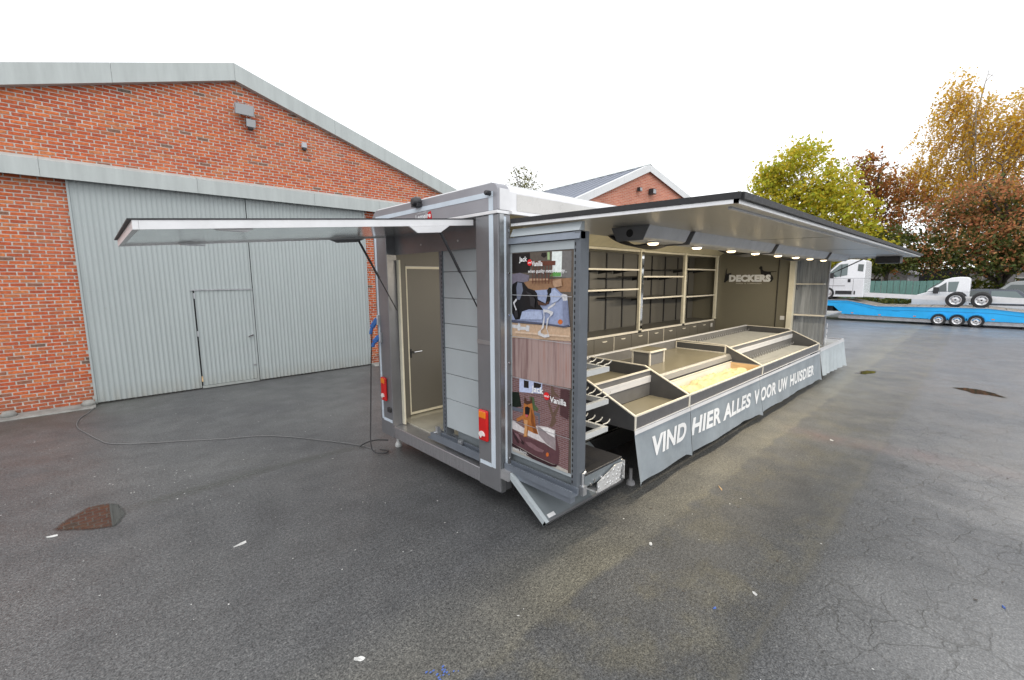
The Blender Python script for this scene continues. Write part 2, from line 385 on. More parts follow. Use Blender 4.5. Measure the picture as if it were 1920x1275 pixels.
def leaf(name, cols, rough=.6, trans=.45):
    cols = [tuple(min(.8, q*1.2) for q in c) for c in cols]
    k = NT(name); g = k.n('ShaderNodeNewGeometry')
    c = k.ramp(g.outputs['Random Per Island'], [(i/(len(cols)-1), q) for i, q in enumerate(cols)])
    k.set('Base Color', c); k.set('Roughness', rough); k.set('Specular IOR Level', .25)
    tr = k.n('ShaderNodeBsdfTranslucent'); k.l(c, tr.inputs[0])
    ms = k.n('ShaderNodeMixShader'); ms.inputs[0].default_value = trans
    out = [x for x in k.t.nodes if x.type == 'OUTPUT_MATERIAL'][0]
    k.l(k.b.outputs[0], ms.inputs[1]); k.l(tr.outputs[0], ms.inputs[2]); k.l(ms.outputs[0], out.inputs[0])
leaf('leaf_lime', [(.36, .40, .035), (.48, .46, .04), (.54, .44, .04), (.28, .34, .04), (.58, .42, .04), (.42, .42, .04)])
leaf('leaf_russet', [(.36, .13, .04), (.26, .11, .04), (.46, .18, .05), (.18, .15, .04), (.30, .15, .05)])
leaf('leaf_copper', [(.54, .20, .10), (.42, .16, .08), (.12, .14, .05), (.09, .11, .04), (.50, .25, .11), (.34, .15, .07), (.58, .27, .11), (.28, .21, .08)])
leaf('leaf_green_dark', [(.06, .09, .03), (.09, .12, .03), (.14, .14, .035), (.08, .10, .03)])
leaf('leaf_gold', [(.64, .38, .035), (.52, .30, .03), (.70, .46, .06), (.44, .31, .045), (.60, .33, .045)])
leaf('leaf_sparse', [(.16, .17, .06), (.12, .13, .05), (.22, .20, .08), (.10, .10, .05)])
leaf('leaf_hedge', [(.05, .09, .02), (.09, .13, .025), (.15, .17, .03), (.20, .19, .03)])
leaf('leaf_lawn', [(.06, .13, .02), (.09, .17, .03), (.12, .18, .03)])
leaf('leaf_moss', [(.05, .06, .015), (.09, .08, .02)])
# ------------------------------------------------------------------ ground and water
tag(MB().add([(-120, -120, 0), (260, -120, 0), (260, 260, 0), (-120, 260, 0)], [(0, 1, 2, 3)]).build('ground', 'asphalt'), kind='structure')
def blob_sheet(name, pts, z, mat, jit=.03, sub=5):
    out = []; n = len(pts)
    for i in range(n):
        a = Vector(pts[i]); b = Vector(pts[(i+1) % n])
        for j in range(sub):
            p = a.lerp(b, j/sub)
            q = mnoise.noise_vector(Vector((p.x*5, p.y*5, z*100)))
            out.append((p.x + q.x*jit, p.y + q.y*jit, z))
    N = len(out); cx = sum(p[0] for p in out)/N; cy = sum(p[1] for p in out)/N
    inner = [(cx+(p[0]-cx)*.72, cy+(p[1]-cy)*.72, z) for p in out]
    o = MB().add(out+inner+[(cx, cy, z)], [(i, (i+1) % N, N+(i+1) % N, N+i) for i in range(N)] + [(N+i, N+(i+1) % N, 2*N) for i in range(N)]).build(name, mat)
    a = o.data.attributes.new('depth', 'FLOAT', 'POINT'); a.data.foreach_set('value', [0.0]*N + [1.0]*(N+1))
    return o
tag(blob_sheet('puddle', [(-.50, 5.60), (-.33, 5.84), (-.24, 5.98), (-.05, 5.90), (.02, 5.80), (.06, 5.64), (.05, 5.46), (.02, 5.30), (-.04, 5.22), (-.22, 5.32), (-.38, 5.48)], .004, 'puddle_water', .03), kind='structure')
tag(blob_sheet('puddle', [(12.75, 1.93), (13.1, 1.92), (13.45, 1.78), (13.52, 1.62), (13.2, 1.58), (12.8, 1.7)], .004, 'puddle_water', .06), kind='structure')
tag(blob_sheet('puddle', [(12.55, .32), (12.75, .12), (12.72, -.15), (12.35, -.42), (12.05, -.52), (12.2, -.28), (12.12, -.05), (12.36, .1)], .004, 'puddle_water', .06), kind='structure')

# ------------------------------------------------------------------ brick warehouse
YW = 11.0
PK, XL, XR = (2.55, 6.57), -4.1, 9.2
def ztop(x): return PK[1] - (.30*(PK[0]-x) if x < PK[0] else .32*(x-PK[0]))
wh = thing('warehouse', 'long red brick warehouse with grey gable trim and corrugated gate', 'warehouse', (2.55, 11.0, 0))
prof = [(XL, -.1), (XR, -.1), (XR, ztop(XR)-.12), (PK[0], PK[1]-.12), (XL, ztop(XL)-.12)]
wall = MB().prism(prof, 'y', YW, YW+.3).build('wall', 'mortar', wh)
MB().box(XL, XL+.25, YW+.3, 40, -.1, ztop(XL)-.15).box(XR-.25, XR, YW+.3, 40, -.1, ztop(XR)-.15).build('side_wall', 'brick_far', wh)
MB().prism([(XL-.2, ztop(XL-.2)), (PK[0], PK[1]), (XR+.2, ztop(XR+.2)), (XR+.2, ztop(XR+.2)-.09), (PK[0], PK[1]-.09), (XL-.2, ztop(XL-.2)-.09)], 'y', YW+.05, 40.2).build('roof', 'roof_far', wh)
# bricks: every one laid singly, the nearest ones objects of their own
bw, bh, px_, pz_ = .176, .0485, .1915, .0605
cand = []
row = 0; z = .035
while z < 6.6:
    off = (row % 2)*.5*px_ + mnoise.noise(Vector((row*3.7, 1, 2)))*.05
    x = XL - off
    while x < XR:
        x0, x1 = max(x, XL), min(x+bw, XR)
        regions = []
        if z+bh < 4.0: regions = [(XL, -.13), (5.19, XR)]
        elif z > 4.22: regions = [(XL, XR)]
        for a, b in regions:
            u0, u1 = max(x0, a), min(x1, b)
            if u1-u0 > .03 and z+bh < min(ztop(u0), ztop(u1))-.16: cand.append((u0, u1, z))
        x += px_
    z += pz_; row += 1
def brick_geo(u0, u1, z, jx=0):
    p = YW - .007 - random.random()*.004
    j = lambda a: (random.random()-.5)*a
    vs = [(u0+j(.006), YW+.01, z+j(.004)), (u1+j(.006), YW+.01, z+j(.004)), (u1+j(.006), YW+.01, z+bh+j(.004)), (u0+j(.006), YW+.01, z+bh+j(.004))]
    i = .003
    vs += [(vs[0][0]+i, p, vs[0][2]+i), (vs[1][0]-i, p, vs[1][2]+i), (vs[2][0]-i, p+j(.003), vs[2][2]-i), (vs[3][0]+i, p, vs[3][2]-i)]
    return vs, [(4, 5, 6, 7), (0, 1, 5, 4), (1, 2, 6, 5), (2, 3, 7, 6), (3, 0, 4, 7)]
cam_i = S.camera.matrix_world.inverted()
def in_view(x, y, z):
    p = cam_i @ Vector((x, y, z))
    if p.z > -.1: return False
    f = 832.65/960
    return abs(p.x/-p.z*f) < 1.0 and abs(p.y/-p.z*f) < .664
scored = []
for c in cand:
    cx = (c[0]+c[1])/2
    d = (cx**2 + YW**2 + (c[2]-2.23)**2)
    full = (c[1]-c[0]) > .15
    scored.append((d if (full and in_view(cx, YW, c[2])) else 1e9, c))
scored.sort(key=lambda t: t[0])
protos = []
for q in range(6):
    m = MB(); v, f = brick_geo(-bw/2, bw/2, 0); m.add([(a, b-YW, c) for a, b, c in v], f)
    o = m.build('brick', 'brick_clay', recalc=False); protos.append(o.data); bpy.data.objects.remove(o)
for i, (d, c) in enumerate(scored[:300]):
    o = bpy.data.objects.new('brick', protos[i % 6]); C.objects.link(o); o.parent = wall
    full = (c[0]+c[1])/2
    o.location = (full, YW, c[2]); o.scale = ((c[1]-c[0])/bw, 1, 1)
m = MB()
for d, c in scored[300:]: m.add(*brick_geo(*c))
tag(m.build('brickwork', 'brick_clay', wall, recalc=False), kind='stuff')
# gable covers, one sheet each
def cover(xa, xb, name='gable_cover'):
    m = MB(); y0 = YW-.14
    pts = [(xa, ztop(xa)+.015), (xb, ztop(xb)+.015), (xb, ztop(xb)-.315), (xa, ztop(xa)-.315)]
    m.prism(pts, 'y', y0, y0+.012)
    m.prism([(xa, ztop(xa)+.015), (xb, ztop(xb)+.015), (xb, ztop(xb)+.003), (xa, ztop(xa)+.003)], 'y', y0+.012, YW+.2)
    m.prism([(xa, ztop(xa)-.303), (xb, ztop(xb)-.303), (xb, ztop(xb)-.315), (xa, ztop(xa)-.315)], 'y', y0+.012, YW-.012)
    return m.build(name, 'trim_sheet', wh)
for a, b in ((XL-.15, -2.34), (-2.336, .63), (.634, PK[0]-.002), (PK[0]+.002, 4.55), (4.554, 6.9), (6.904, XR+.15)): cover(a, b)
# steel cover over the sliding rail
def rail_cover(xa, xb):
    MB().prism([(YW-.012, 4.285), (YW-.012, 4.27), (YW-.20, 4.19), (YW-.20, 3.93), (YW-.215, 3.93), (YW-.215, 4.20)], 'x', xa, xb).build('rail_cover', 'trim_sheet', wh)
for a, b in ((XL, -2.1), (-2.096, -.42), (-.416, 1.72), (1.724, 3.95), (3.954, 5.55), (5.554, 7.9)): rail_cover(a, b)
BX(XL, 7.9, YW-.19, YW-.012, 4.03, 4.07).build('sliding_rail', 'dark_gap', wh)
# concrete plinth
MB().prism([(YW-.36, 0), (YW-.34, .022), (YW-.02, .035), (YW-.02, 0)], 'x', XL, -.13).build('plinth', 'concrete', wh)
MB().prism([(YW-.30, 0), (YW-.28, .03), (YW-.02, .045), (YW-.02, 0)], 'x', 5.19, XR).build('plinth', 'concrete', wh)
for x in (-1.18, -.22):
    MB().lathe([(.10, 0), (.095, .05), (.07, .085), (.02, .10)], (x, YW-.14, .02), 'z', 12).build('kerb_stone', 'concrete', wh, smooth=True)
# corrugated gate
def corr(x0, x1, z0, z1, y, mat='gate_sheet', name='sheet', parent=None, pitch=.0765, dep=.014, into=None):
    n = int(round((x1-x0)/pitch*6)); xs = [x0+(x1-x0)*i/n for i in range(n+1)]
    pr = [0, .15, .85, 1, .85, .15]
    def yy(x): 
        t = ((x+10) / pitch) % 1; return y - dep*(.5-.5*math.cos(2*PI*t))**1.3
    vs = [(x, yy(x), zz) for zz in (z0, z1) for x in xs] + [(x, yy(x)+.008, zz) for zz in (z0, z1) for x in xs]
    N = n+1
    fs = [(i, i+1, N+i+1, N+i) for i in range(n)] + [(2*N+i+1, 2*N+i, 3*N+i, 3*N+i+1) for i in range(n)]
    fs += [(0, N, 3*N, 2*N), (n, 2*N+n, 3*N+n, N+n)] + [(i, 2*N+i, 2*N+i+1, i+1) for i in range(n)]
    if into is not None: return into.add(vs, fs)
    return MB().add(vs, fs).build(name, mat, parent, smooth=False)
YG = 10.945
BX(-.10, 5.17, YG+.014, YG+.035, .012, 4.0).build('gate_backing', 'dark_gap', wh)
m = MB(); corr(-.105, 1.488, .03, 2.052, YG, into=m); corr(-.105, 2.556, 2.0525, 3.98, YG, into=m)
l1 = m.build('gate_leaf', 'gate_sheet', wh)
wk = corr(1.514, 2.515, .075, 2.03, YG-.004, name='wicket_door', parent=l1)
BX(1.50, 2.552, YG-.03, YG+.008, .018, .068).build('door_sill', 'trim_sheet', l1)
BX(2.522, 2.556, YG-.018, YG+.01, .07, 2.05).build('gate_post', 'gate_sheet', l1)
BX(1.44, 2.556, YG-.032, YG-.012, 2.032, 2.05).build('drip_bar', 'zinc', l1)
for zz in (.16, 1.10, 1.87): BX(1.493, 1.517, YG-.034, YG-.014, zz, zz+.11).build('hinge', 'zinc' if zz > .5 else 'ply_wood', l1)
MB().beam((2.40, YG-.05, 1.02), (2.50, YG-.05, 1.05), .02, .022).beam((2.49, YG-.05, 1.05), (2.49, YG-.012, 1.05), .02, .02).build('handle', 'chrome', l1)
BX(2.46, 2.52, YG-.03, YG-.018, .37, .40).build('bolt', 'frame_grey', l1)
l2 = corr(2.572, 5.17, .03, 3.98, YG, name='gate_leaf', parent=wh)
BX(-.135, -.105, YG-.03, YG+.02, .02, 3.98).build('gate_edge', 'gate_sheet', wh)
BX(5.17, 5.20, YG-.03, YG+.02, .02, 3.98).build('gate_edge', 'gate_sheet', wh)

# wall lights
def floodlight(x, z, wd, ht, label, dark):
    t = thing('floodlight', label, 'floodlight', (x, YW, z), 'outdoor lamps on the gable wall')
    tilt = .35
    def T(u, v, d): # u right, v up, d away from wall, tilted down
        return (x+u, YW-.10-d*math.cos(tilt)-v*math.sin(tilt)*-1*.0 - v*math.sin(tilt)*.4, z+v*math.cos(tilt)-d*math.sin(tilt))
    m = MB(); h = ht/2; q = wd/2
    vs = [T(-q*.8, -h*.8, 0), T(q*.8, -h*.8, 0), T(q*.8, h*.8, 0), T(-q*.8, h*.8, 0), T(-q, -h, .10), T(q, -h, .10), T(q, h, .10), T(-q, h, .10)]
    m.add(vs, [(3, 2, 1, 0), (0, 1, 5, 4), (1, 2, 6, 5), (2, 3, 7, 6), (3, 0, 4, 7), (4, 5, 6, 7)]).build('housing', dark, t, bevel=.006)
    m = MB(); s = .9
    vs = [T(-q*s, -h*s, .103), T(q*s, -h*s, .103), T(q*s, h*s, .103), T(-q*s, h*s, .103), T(-q*s, -h*s, .109), T(q*s, -h*s, .109), T(q*s, h*s, .109), T(-q*s, h*s, .109)]
    m.add(vs, [(3, 2, 1, 0), (0, 1, 5, 4), (1, 2, 6, 5), (2, 3, 7, 6), (3, 0, 4, 7), (4, 5, 6, 7)]).build('lens', 'lamp_glass', t)
    m = MB(); m.tube([(x-q*.5, YW-.005, z+h+.06), (x-q*.5, YW-.06, z+h+.04), T(-q*.5, h*.8, .02)], .012, 6)
    m.tube([(x+q*.3, YW-.005, z+h+.06), (x+q*.3, YW-.06, z+h+.04), T(q*.3, h*.8, .02)], .012, 6); m.build('bracket', 'zinc', t)
    return t
floodlight(2.66, 5.74, .36, .22, 'large grey floodlight fixed high on the brick gable', 'frame_grey')
t = floodlight(2.76, 5.50, .19, .17, 'small dark floodlight right below the large one on the gable', 'black_plastic')
MB().lathe([(.02, 0), (.055, .02), (.06, .05), (.03, .08)], (2.76, YW-.14, 5.33), 'z', 12).build('sensor', 'black_plastic', t)
t = thing('motion_sensor', 'small grey motion sensor alone on the gable brickwork', 'sensor', (3.84, YW, 5.23))
BX(3.79, 3.89, YW-.12, YW-.03, 5.20, 5.31).build('sensor_body', 'plug_grey', t, bevel=.01)
MB().lathe([(.02, 0), (.045, .02), (.045, .06)], (3.85, YW-.07, 5.14), 'z', 12).build('sensor_eye', 'black_plastic', t)
BX(3.81, 3.87, YW-.05, YW-.004, 5.2, 5.26).build('bracket', 'black_plastic', t)

# ------------------------------------------------------------------ second brick building behind
th = math.radians(-7.4); G = Vector((math.cos(th), math.sin(th), 0)); N_ = Vector((-math.sin(th), math.cos(th), 0)); D2 = 12.0
def B2(g, d, z): p = G*g + N_*(D2+d); return (p.x, p.y, z)
def prism2(m, pts, d0, d1):
    n = len(pts)
    return m.add([B2(p[0], d0, p[1]) for p in pts] + [B2(p[0], d1, p[1]) for p in pts],
                 [tuple(range(n)), tuple(range(2*n-1, n-1, -1))] + [(i, i+n, (i+1) % n+n, (i+1) % n) for i in range(n)])
b2 = thing('brick_hall', 'brick hall with slate grey roof seen over the trailer roof', 'building', B2(15.55, 0, 0))
pk2 = (15.56, 6.78); sl_, sr_ = .42, .335
z2 = lambda g: pk2[1] - (sl_*(pk2[0]-g) if g < pk2[0] else sr_*(g-pk2[0]))
prism2(MB(), [(10.6, 0), (21.5, 0), (21.5, z2(21.5)-.1), (pk2[0], pk2[1]-.1), (10.6, z2(10.6)-.1)], .0, 25).build('wall', 'brick_far', b2)
for a, b in ((10.2, 12.35), (12.355, 14.0), (14.005, pk2[0]-.003), (pk2[0]+.003, 18.2), (18.205, 21.8)):
    prism2(MB(), [(a, z2(a)+.02), (b, z2(b)+.02), (b, z2(b)-.26), (a, z2(a)-.26)], -.12, -.10).build('gable_trim', 'white_panel', b2)
    prism2(MB(), [(a, z2(a)+.02), (b, z2(b)+.02), (b, z2(b)), (a, z2(a))], -.098, .10).build('gable_capping', 'white_panel', b2)
prism2(MB(), [(10.2, z2(10.2)), (pk2[0], pk2[1]), (21.8, z2(21.8)), (21.8, z2(21.8)-.08), (pk2[0], pk2[1]-.08), (10.2, z2(10.2)-.08)], .11, 25.2).build('roof', 'roof_far', b2)
m = MB()
for i in range(46):
    d = .4 + i*.55
    m.add([B2(10.25, d, z2(10.25)+.004), B2(pk2[0]-.02, d, pk2[1]+.004), B2(pk2[0]-.02, d+.04, pk2[1]+.03), B2(10.25, d+.04, z2(10.25)+.03), B2(10.25, d+.10, z2(10.25)+.004), B2(pk2[0]-.02, d+.10, pk2[1]+.004)], [(0, 1, 2, 3), (3, 2, 5, 4)])
tag(m.build('roof_seam', 'roof_far', b2), kind='stuff')
prism2(MB(), [(pk2[0]-.14, pk2[1]-.03), (pk2[0], pk2[1]+.05), (pk2[0]+.14, pk2[1]-.03)], -.12, 25.3).build('ridge_capping', 'trim_sheet', b2)
for g, lab, sc in ((14.93, 'tiny dark lamp left of its twin on the far brick gable', .8), (15.75, 'dark lamp with pale lens, right one on the far brick gable', 1.2)):
    p = B2(g, -.12, 5.75); t = thing('gable_lamp', lab, 'lamp', p, 'lamps on the far gable')
    m = MB(); s = .11*sc; m.add([(p[0]+dx*s, p[1]+dy*s*.7, p[2]+dz*s) for dx in (-1, 1) for dy in (-1, 1) for dz in (-.8, .8)], [(0,1,3,2),(4,6,7,5),(0,4,5,1),(2,3,7,6),(0,2,6,4),(1,5,7,3)]).build('lamp_housing', 'black_plastic', t)
    q = p[1]-s*.7-.012; m = MB(); m.box(p[0]-s*.8, p[0]+s*.8, q, q+.01, p[2]-s*.6, p[2]+s*.6).build('lens', 'lamp_glass', t)
# ------------------------------------------------------------------ the vending trailer
X0, X1, YA, YB = 2.662, 13.2, 2.995, 5.376
tr = thing('market_trailer', 'long grey vending trailer with raised side awning and open rear flap', 'trailer', (8, 4.2, 0))
# corner posts, sill, rear head panel
BX(X0, 2.81, 2.996, 3.312, .205, 2.80).build('rear_post', 'body_dark', tr, bevel=.006)
BX(X0, 2.80, 5.052, YB, .205, 2.80).build('rear_post', 'body_dark', tr, bevel=.006)
BX(X0+.004, 2.86, 3.314, 5.05, .212, .36).build('rear_sill', 'sill_metal', tr, bevel=.006)
# head panel with rounded upper edges
r = .085; head = [(YA, 2.835), (YA, 3.075-r)] + [(YA+r-r*math.cos(a), 3.075-r+r*math.sin(a)) for a in np.linspace(.15, PI/2, 6)] + \
    [(YB-r*1.6+r*1.6*math.sin(a), 3.075-r*1.6+r*1.6*math.cos(a)) for a in np.linspace(0, PI/2, 8)] + [(YB, 2.835)]
MB().prism(head, 'x', X0, 2.80).build('head_panel', 'body_grey', tr, bevel=.006)
BX(X0-.012, 2.80, YA-.004, YB+.004, 2.803, 2.832).build('head_rail', 'alu_white', tr, bevel=.004)
BX(2.78, 2.80, 3.314, 5.05, 2.53, 2.80).build('lintel', 'body_dark', tr)
for y in (4.45, 3.75): MB().lathe([(.012, 0), (.008, -.006)], (2.779, y, 2.62), 'x', 10).build('bolt', 'zinc', tr)
# pale marking strips on the rear
xs0 = X0-.004
BX(xs0, X0, 3.06, 3.117, .43, 2.80).build('marking_strip', 'strip_pale', tr)
BX(xs0, X0, 3.119, 3.29, .425, .462).build('marking_strip', 'strip_pale', tr)
BX(xs0, X0, 3.06, 3.117, 2.835, 2.950).build('marking_strip', 'strip_pale', tr)
BX(xs0, X0, 3.06, 5.28, 2.952, 2.998).build('marking_strip', 'strip_pale', tr)
BX(xs0, X0, 5.295, 5.337, .415, 2.80).build('marking_strip', 'strip_pale', tr)
BX(xs0, X0, 5.07, 5.293, .40, .436).build('marking_strip', 'strip_pale', tr)
MB().lathe([(.022, 0), (.022, -.05), (.015, -.06)], (X0, 3.10, 2.985), 'x', 14).build('marker_lamp', 'black_plastic', tr)
t_ = MB().lathe([(.055, 0), (.055, -.05), (.04, -.085), (.025, -.09)], (X0, 4.27, 3.05), 'x', 18).box(X0-.06, X0, 4.21, 4.34, 3.0, 3.03).build('reversing_camera', 'black_plastic', tr, bevel=.004)
BX(2.79, 2.815, 4.99, 5.05, .37, 2.47).build('door_jamb', 'cream_trim', tr, bevel=.004)
BX(X0-.005, X0, 3.118, 3.31, 1.62, 1.66).build('latch_bar', 'steel_brushed', tr)
# tail lamps
def tail_lamp(y0, y1, z0, z1):
    h = z1-z0; b = BX(X0-.035, X0-.001, y0, y1, z0, z1).build('tail_lamp', 'lens_red', tr, bevel=.025, seg=3)
    BX(X0-.042, X0-.030, y0+.016, y1-.016, z1-h*.25, z1-.014).build('indicator', 'lens_orange', b, bevel=.005)
    yc = (y0+y1)/2 + .006; rr = (y1-y0)*.33
    pts = [(yc+rr*math.cos(a), z0+h*.19+rr*math.sin(a)) for a in np.linspace(0.1, PI, 14)] + [(yc-rr*.2, z0+h*.19), (yc+rr*.3, z0+h*.10)]
    MB().prism(pts, 'x', X0-.045, X0-.030).build('reversing_light', 'lens_white', b)
tail_lamp(3.146, 3.278, .672, .982); tail_lamp(5.165, 5.29, .672, .984)
lb = BX(X0-.03, X0-.001, 5.075, 5.15, .54, .60).build('plate_lamp', 'black_plastic', tr, bevel=.006)
# makers' lettering on the head panel
P_ = lambda y0, y1, z0, z1, x: (lambda u, v: (x, y0+(y1-y0)*u, z0+(z1-z0)*v))
lettering('maker_lettering', 'Lemeire', P_(4.345, 4.05, 2.875, 2.925, X0-.003), 'letter_white', tr, bold=.02)
lettering('maker_lettering', 'CARROSSERIE', P_(4.32, 4.13, 2.930, 2.943, X0-.003), 'letter_white', tr)
MB().prism([(4.03, 2.86), (4.12, 2.86), (4.10, 2.93), (4.05, 2.94)], 'x', X0-.002, X0).build('maker_emblem', 'lens_red', tr)
# right side
BX(2.675, 2.725, YA-.006, YA, .20, 2.80).build('side_profile', 'steel_brushed', tr)
BX(2.726, 2.752, YA-.005, YA, .42, 2.78).build('side_strip', 'strip_pale', tr)
BX(2.753, 2.80, YA-.004, YA, .42, .46).build('side_strip', 'strip_pale', tr)
for z in (2.66, 2.28, 1.90, 1.45, 1.05, .52): MB().lathe([(.014, 0), (.010, -.010)], (2.785, YA, z), 'y', 10).build('screw', 'chrome', tr)
MB().prism([(YA, 2.835), (YA, 3.0), (YA+.03, 3.05), (YA+.08, 3.072), (YA+.08, 2.835)], 'x', 2.802, X1).build('upper_side_panel', 'white_trim', tr)
MB().tube([(X0+.012, YA+.10, 3.072), (X0+.012, YB-.15, 3.072)], .012, 8).build('roof_bead', 'white_trim', tr)
BX(2.68, 2.80, YA-.003, YA-.0005, 2.836, 3.02).build('corner_plate', 'white_trim', tr)
BX(2.89, X1-.12, YA-.004, YA-.001, 2.842, 2.988).build('upper_side_inset', 'inset_panel', tr)
BX(2.802, X1, YA-.03, YA+.03, 2.806, 2.832).build('hinge_rail', 'alu_white', tr)
BX(2.802, X1, YA+.085, YB-.14, 3.055, 3.08).build('roof', 'white_panel', tr)
MB().prism([(YB, 2.2), (YB, 3.075-.14)] + [(YB-.14+.14*math.cos(a), 2.935+.14*math.sin(a)) for a in np.linspace(.2, PI/2, 7)] + [(YB-.14, 3.03), (YB-.045, 2.97), (YB-.045, 2.2)], 'x', 2.802, X1).build('left_roof_edge', 'body_grey', tr)
BX(2.802, X1, YB-.045, YB, .25, 2.198).build('left_wall', 'body_grey', tr)
BX(2.802, X1, YA+.09, YB-.145, 2.96, 2.985).build('ceiling', 'ceiling_cream', tr)
BX(2.862, X1, YA+.002, YB-.05, .31, .375).build('floor', 'floor_vinyl', tr)
BX(X1-.05, X1, YA+.03, YB-.05, .376, 2.955).build('front_wall', 'body_grey', tr)
BX(11.56, X1-.05, YA+.002, YA+.04, .376, 2.80).build('side_panel', 'white_panel', tr)
BX(3.0, 12.9, 3.25, 3.35, .20, .308).box(3.0, 12.9, 5.0, 5.1, .20, .308).build('chassis_beam', 'frame_grey', tr)
for i, (x, y) in enumerate(((7.2, 3.2), (8.1, 3.2), (7.2, 5.22), (8.1, 5.22))):
    wl = MB().lathe([(.16, -.10), (.29, -.10), (.325, -.06), (.325, .06), (.29, .10), (.16, .10), (.16, -.10)], (x, y, .325), 'y', 26, cap=False).build('wheel', 'tyre', tr, smooth=True)
    MB().lathe([(.05, -.06), (.15, -.075), (.165, -.085), (.165, .085), (.05, .06)], (x, y, .325), 'y', 20).build('rim', 'rim_silver', wl)
MB().cyl((4.10, 2.47, 0), (4.10, 2.47, .18), .018, 12).lathe([(.05, 0), (.045, .03), (.025, .05)], (4.10, 2.47, 0), 'z', 14).build('support_leg', 'frame_grey', tr)
MB().cyl((2.83, 5.25, 0.02), (2.83, 5.25, .30), .022, 12).lathe([(.045, 0), (.045, .03), (.03, .06)], (2.83, 5.25, 0), 'z', 14).build('support_leg', 'arm_pale', tr)
# inner left wall and side door seen through the rear opening
BX(2.80, 3.0, 5.20, 5.225, .376, 2.958).build('lining_panel', 'taupe_lining', tr)
BX(3.76, 4.9, 5.28, 5.30, .376, 2.958).build('lining_panel', 'taupe_lining', tr)
BX(3.0, 3.76, 5.275, 5.30, 2.41, 2.958).build('lining_panel', 'taupe_lining', tr)
BX(3.0, 3.018, 5.226, 5.30, .376, 2.44).build('door_reveal', 'near_black', tr)
dr = BX(3.05, 3.72, 5.262, 5.30, .42, 2.37).build('side_door', 'taupe_lining', tr)
for a in ((3.022, 3.05, .39, 2.40), (3.72, 3.748, .39, 2.40), (3.05, 3.72, .39, .42), (3.05, 3.72, 2.37, 2.40)): BX(a[0], a[1], 5.25, 5.30, a[2], a[3]).build('door_frame', 'cream_trim', dr)
MB().cyl((3.10, 5.262, 1.26), (3.10, 5.205, 1.26), .012, 10).cyl((3.10, 5.21, 1.26), (3.215, 5.21, 1.265), .010, 10).build('handle', 'chrome', dr)
BX(3.06, 3.08, 5.246, 5.262, 1.18, 1.30).build('lock', 'black_plastic', dr)
MB().prism([(2.865, 2.16), (2.925, 2.16), (2.87, 1.93)], 'y', 5.19, 5.20).build('hook_plate', 'cream_trim', tr)
MB().prism([(2.86, 1.92), (2.92, 1.92), (2.865, 1.70)], 'y', 5.19, 5.20).build('hook_plate', 'cream_trim', tr)
BX(11.5, 11.555, YA+.06, 5.29, .376, 2.958).build('partition', 'end_wall_lining', tr)
BX(11.47, 11.498, 3.28, 3.285, .40, 2.90).build('panel_joint', 'near_black', tr)
BX(11.42, 11.56, 2.94, 3.05, .376, 2.80).build('door_pillar', 'cream_trim', tr, bevel=.004)
BX(11.485, 11.5, 3.10, 3.19, 1.27, 1.36).build('socket', 'white_trim', tr, bevel=.004)

# wall sign: lettering with a cat and a dog
xd = 11.492
sg = thing('wall_sign', 'cream pet shop lettering with black cat and dog on the trailer end wall', 'sign', (11.5, 3.9, 2.1))
lettering('sign_lettering', 'DECKERS', P_(4.37, 3.44, 2.135, 2.305, xd-.006), 'letter_white', sg, bold=.07, spacing=1.06)
lettering('sign_line', 'DIEREN  &  TOEBEHOREN', P_(4.20, 3.63, 2.085, 2.112, xd-.006), 'cream_edge', sg)
cat_ = [(4.49, 2.12), (4.46, 2.12), (4.44, 2.14), (4.40, 2.17), (4.36, 2.24), (4.33, 2.30), (4.325, 2.36), (4.345, 2.345), (4.375, 2.345), (4.40, 2.335), (4.43, 2.32), (4.44, 2.40), (4.425, 2.46), (4.437, 2.46), (4.455, 2.40), (4.462, 2.31), (4.472, 2.24), (4.48, 2.19), (4.485, 2.15)]
MB().prism(cat_, 'x', xd-.003, xd+.004).build('cat_figure', 'near_black', sg)
dog_ = [(3.70, 2.47), (3.675, 2.50), (3.645, 2.495), (3.635, 2.47), (3.63, 2.42), (3.60, 2.39), (3.52, 2.375), (3.47, 2.375), (3.33, 2.378), (3.33, 2.369), (3.45, 2.355), (3.435, 2.30), (3.40, 2.26), (3.385, 2.20), (3.42, 2.14), (3.46, 2.13), (3.44, 2.19), (3.46, 2.23), (3.52, 2.28), (3.60, 2.29), (3.655, 2.31), (3.665, 2.38), (3.68, 2.43), (3.705, 2.445)]
MB().prism(dog_, 'x', xd-.003, xd+.004).build('dog_figure', 'near_black', sg)

# rear flap, nearly level, with its brackets and gas struts
fl = MB(); fz = lambda x: 2.778 - (2.66-x)*.086
def slab(m, x0, x1, y0, y1, t0, t1):
    return m.add([(x0, y0, fz(x0)+t0), (x1, y0, fz(x1)+t0), (x1, y1, fz(x1)+t0), (x0, y1, fz(x0)+t0), (x0, y0, fz(x0)+t1), (x1, y0, fz(x1)+t1), (x1, y1, fz(x1)+t1), (x0, y1, fz(x0)+t1)],
                 [(3,2,1,0),(4,5,6,7),(0,1,5,4),(1,2,6,5),(2,3,7,6),(3,0,4,7)])
flap = slab(MB(), .235, 2.65, 3.345, 5.03, -.035, 0).build('rear_flap', 'flap_under', tr)
slab(MB(), .235, 2.65, 3.33, 3.344, -.05, .002).build('flap_edge', 'alu_white', flap)
slab(MB(), .235, 2.65, 5.031, 5.045, -.05, .002).build('flap_edge', 'alu_white', flap)
slab(MB(), .205, .234, 3.33, 5.045, -.05, .002).build('flap_edge', 'alu_white', flap)
slab(MB(), .185, 2.655, 3.325, 5.05, .003, .012).build('rubber_seal', 'black_rubber', flap)
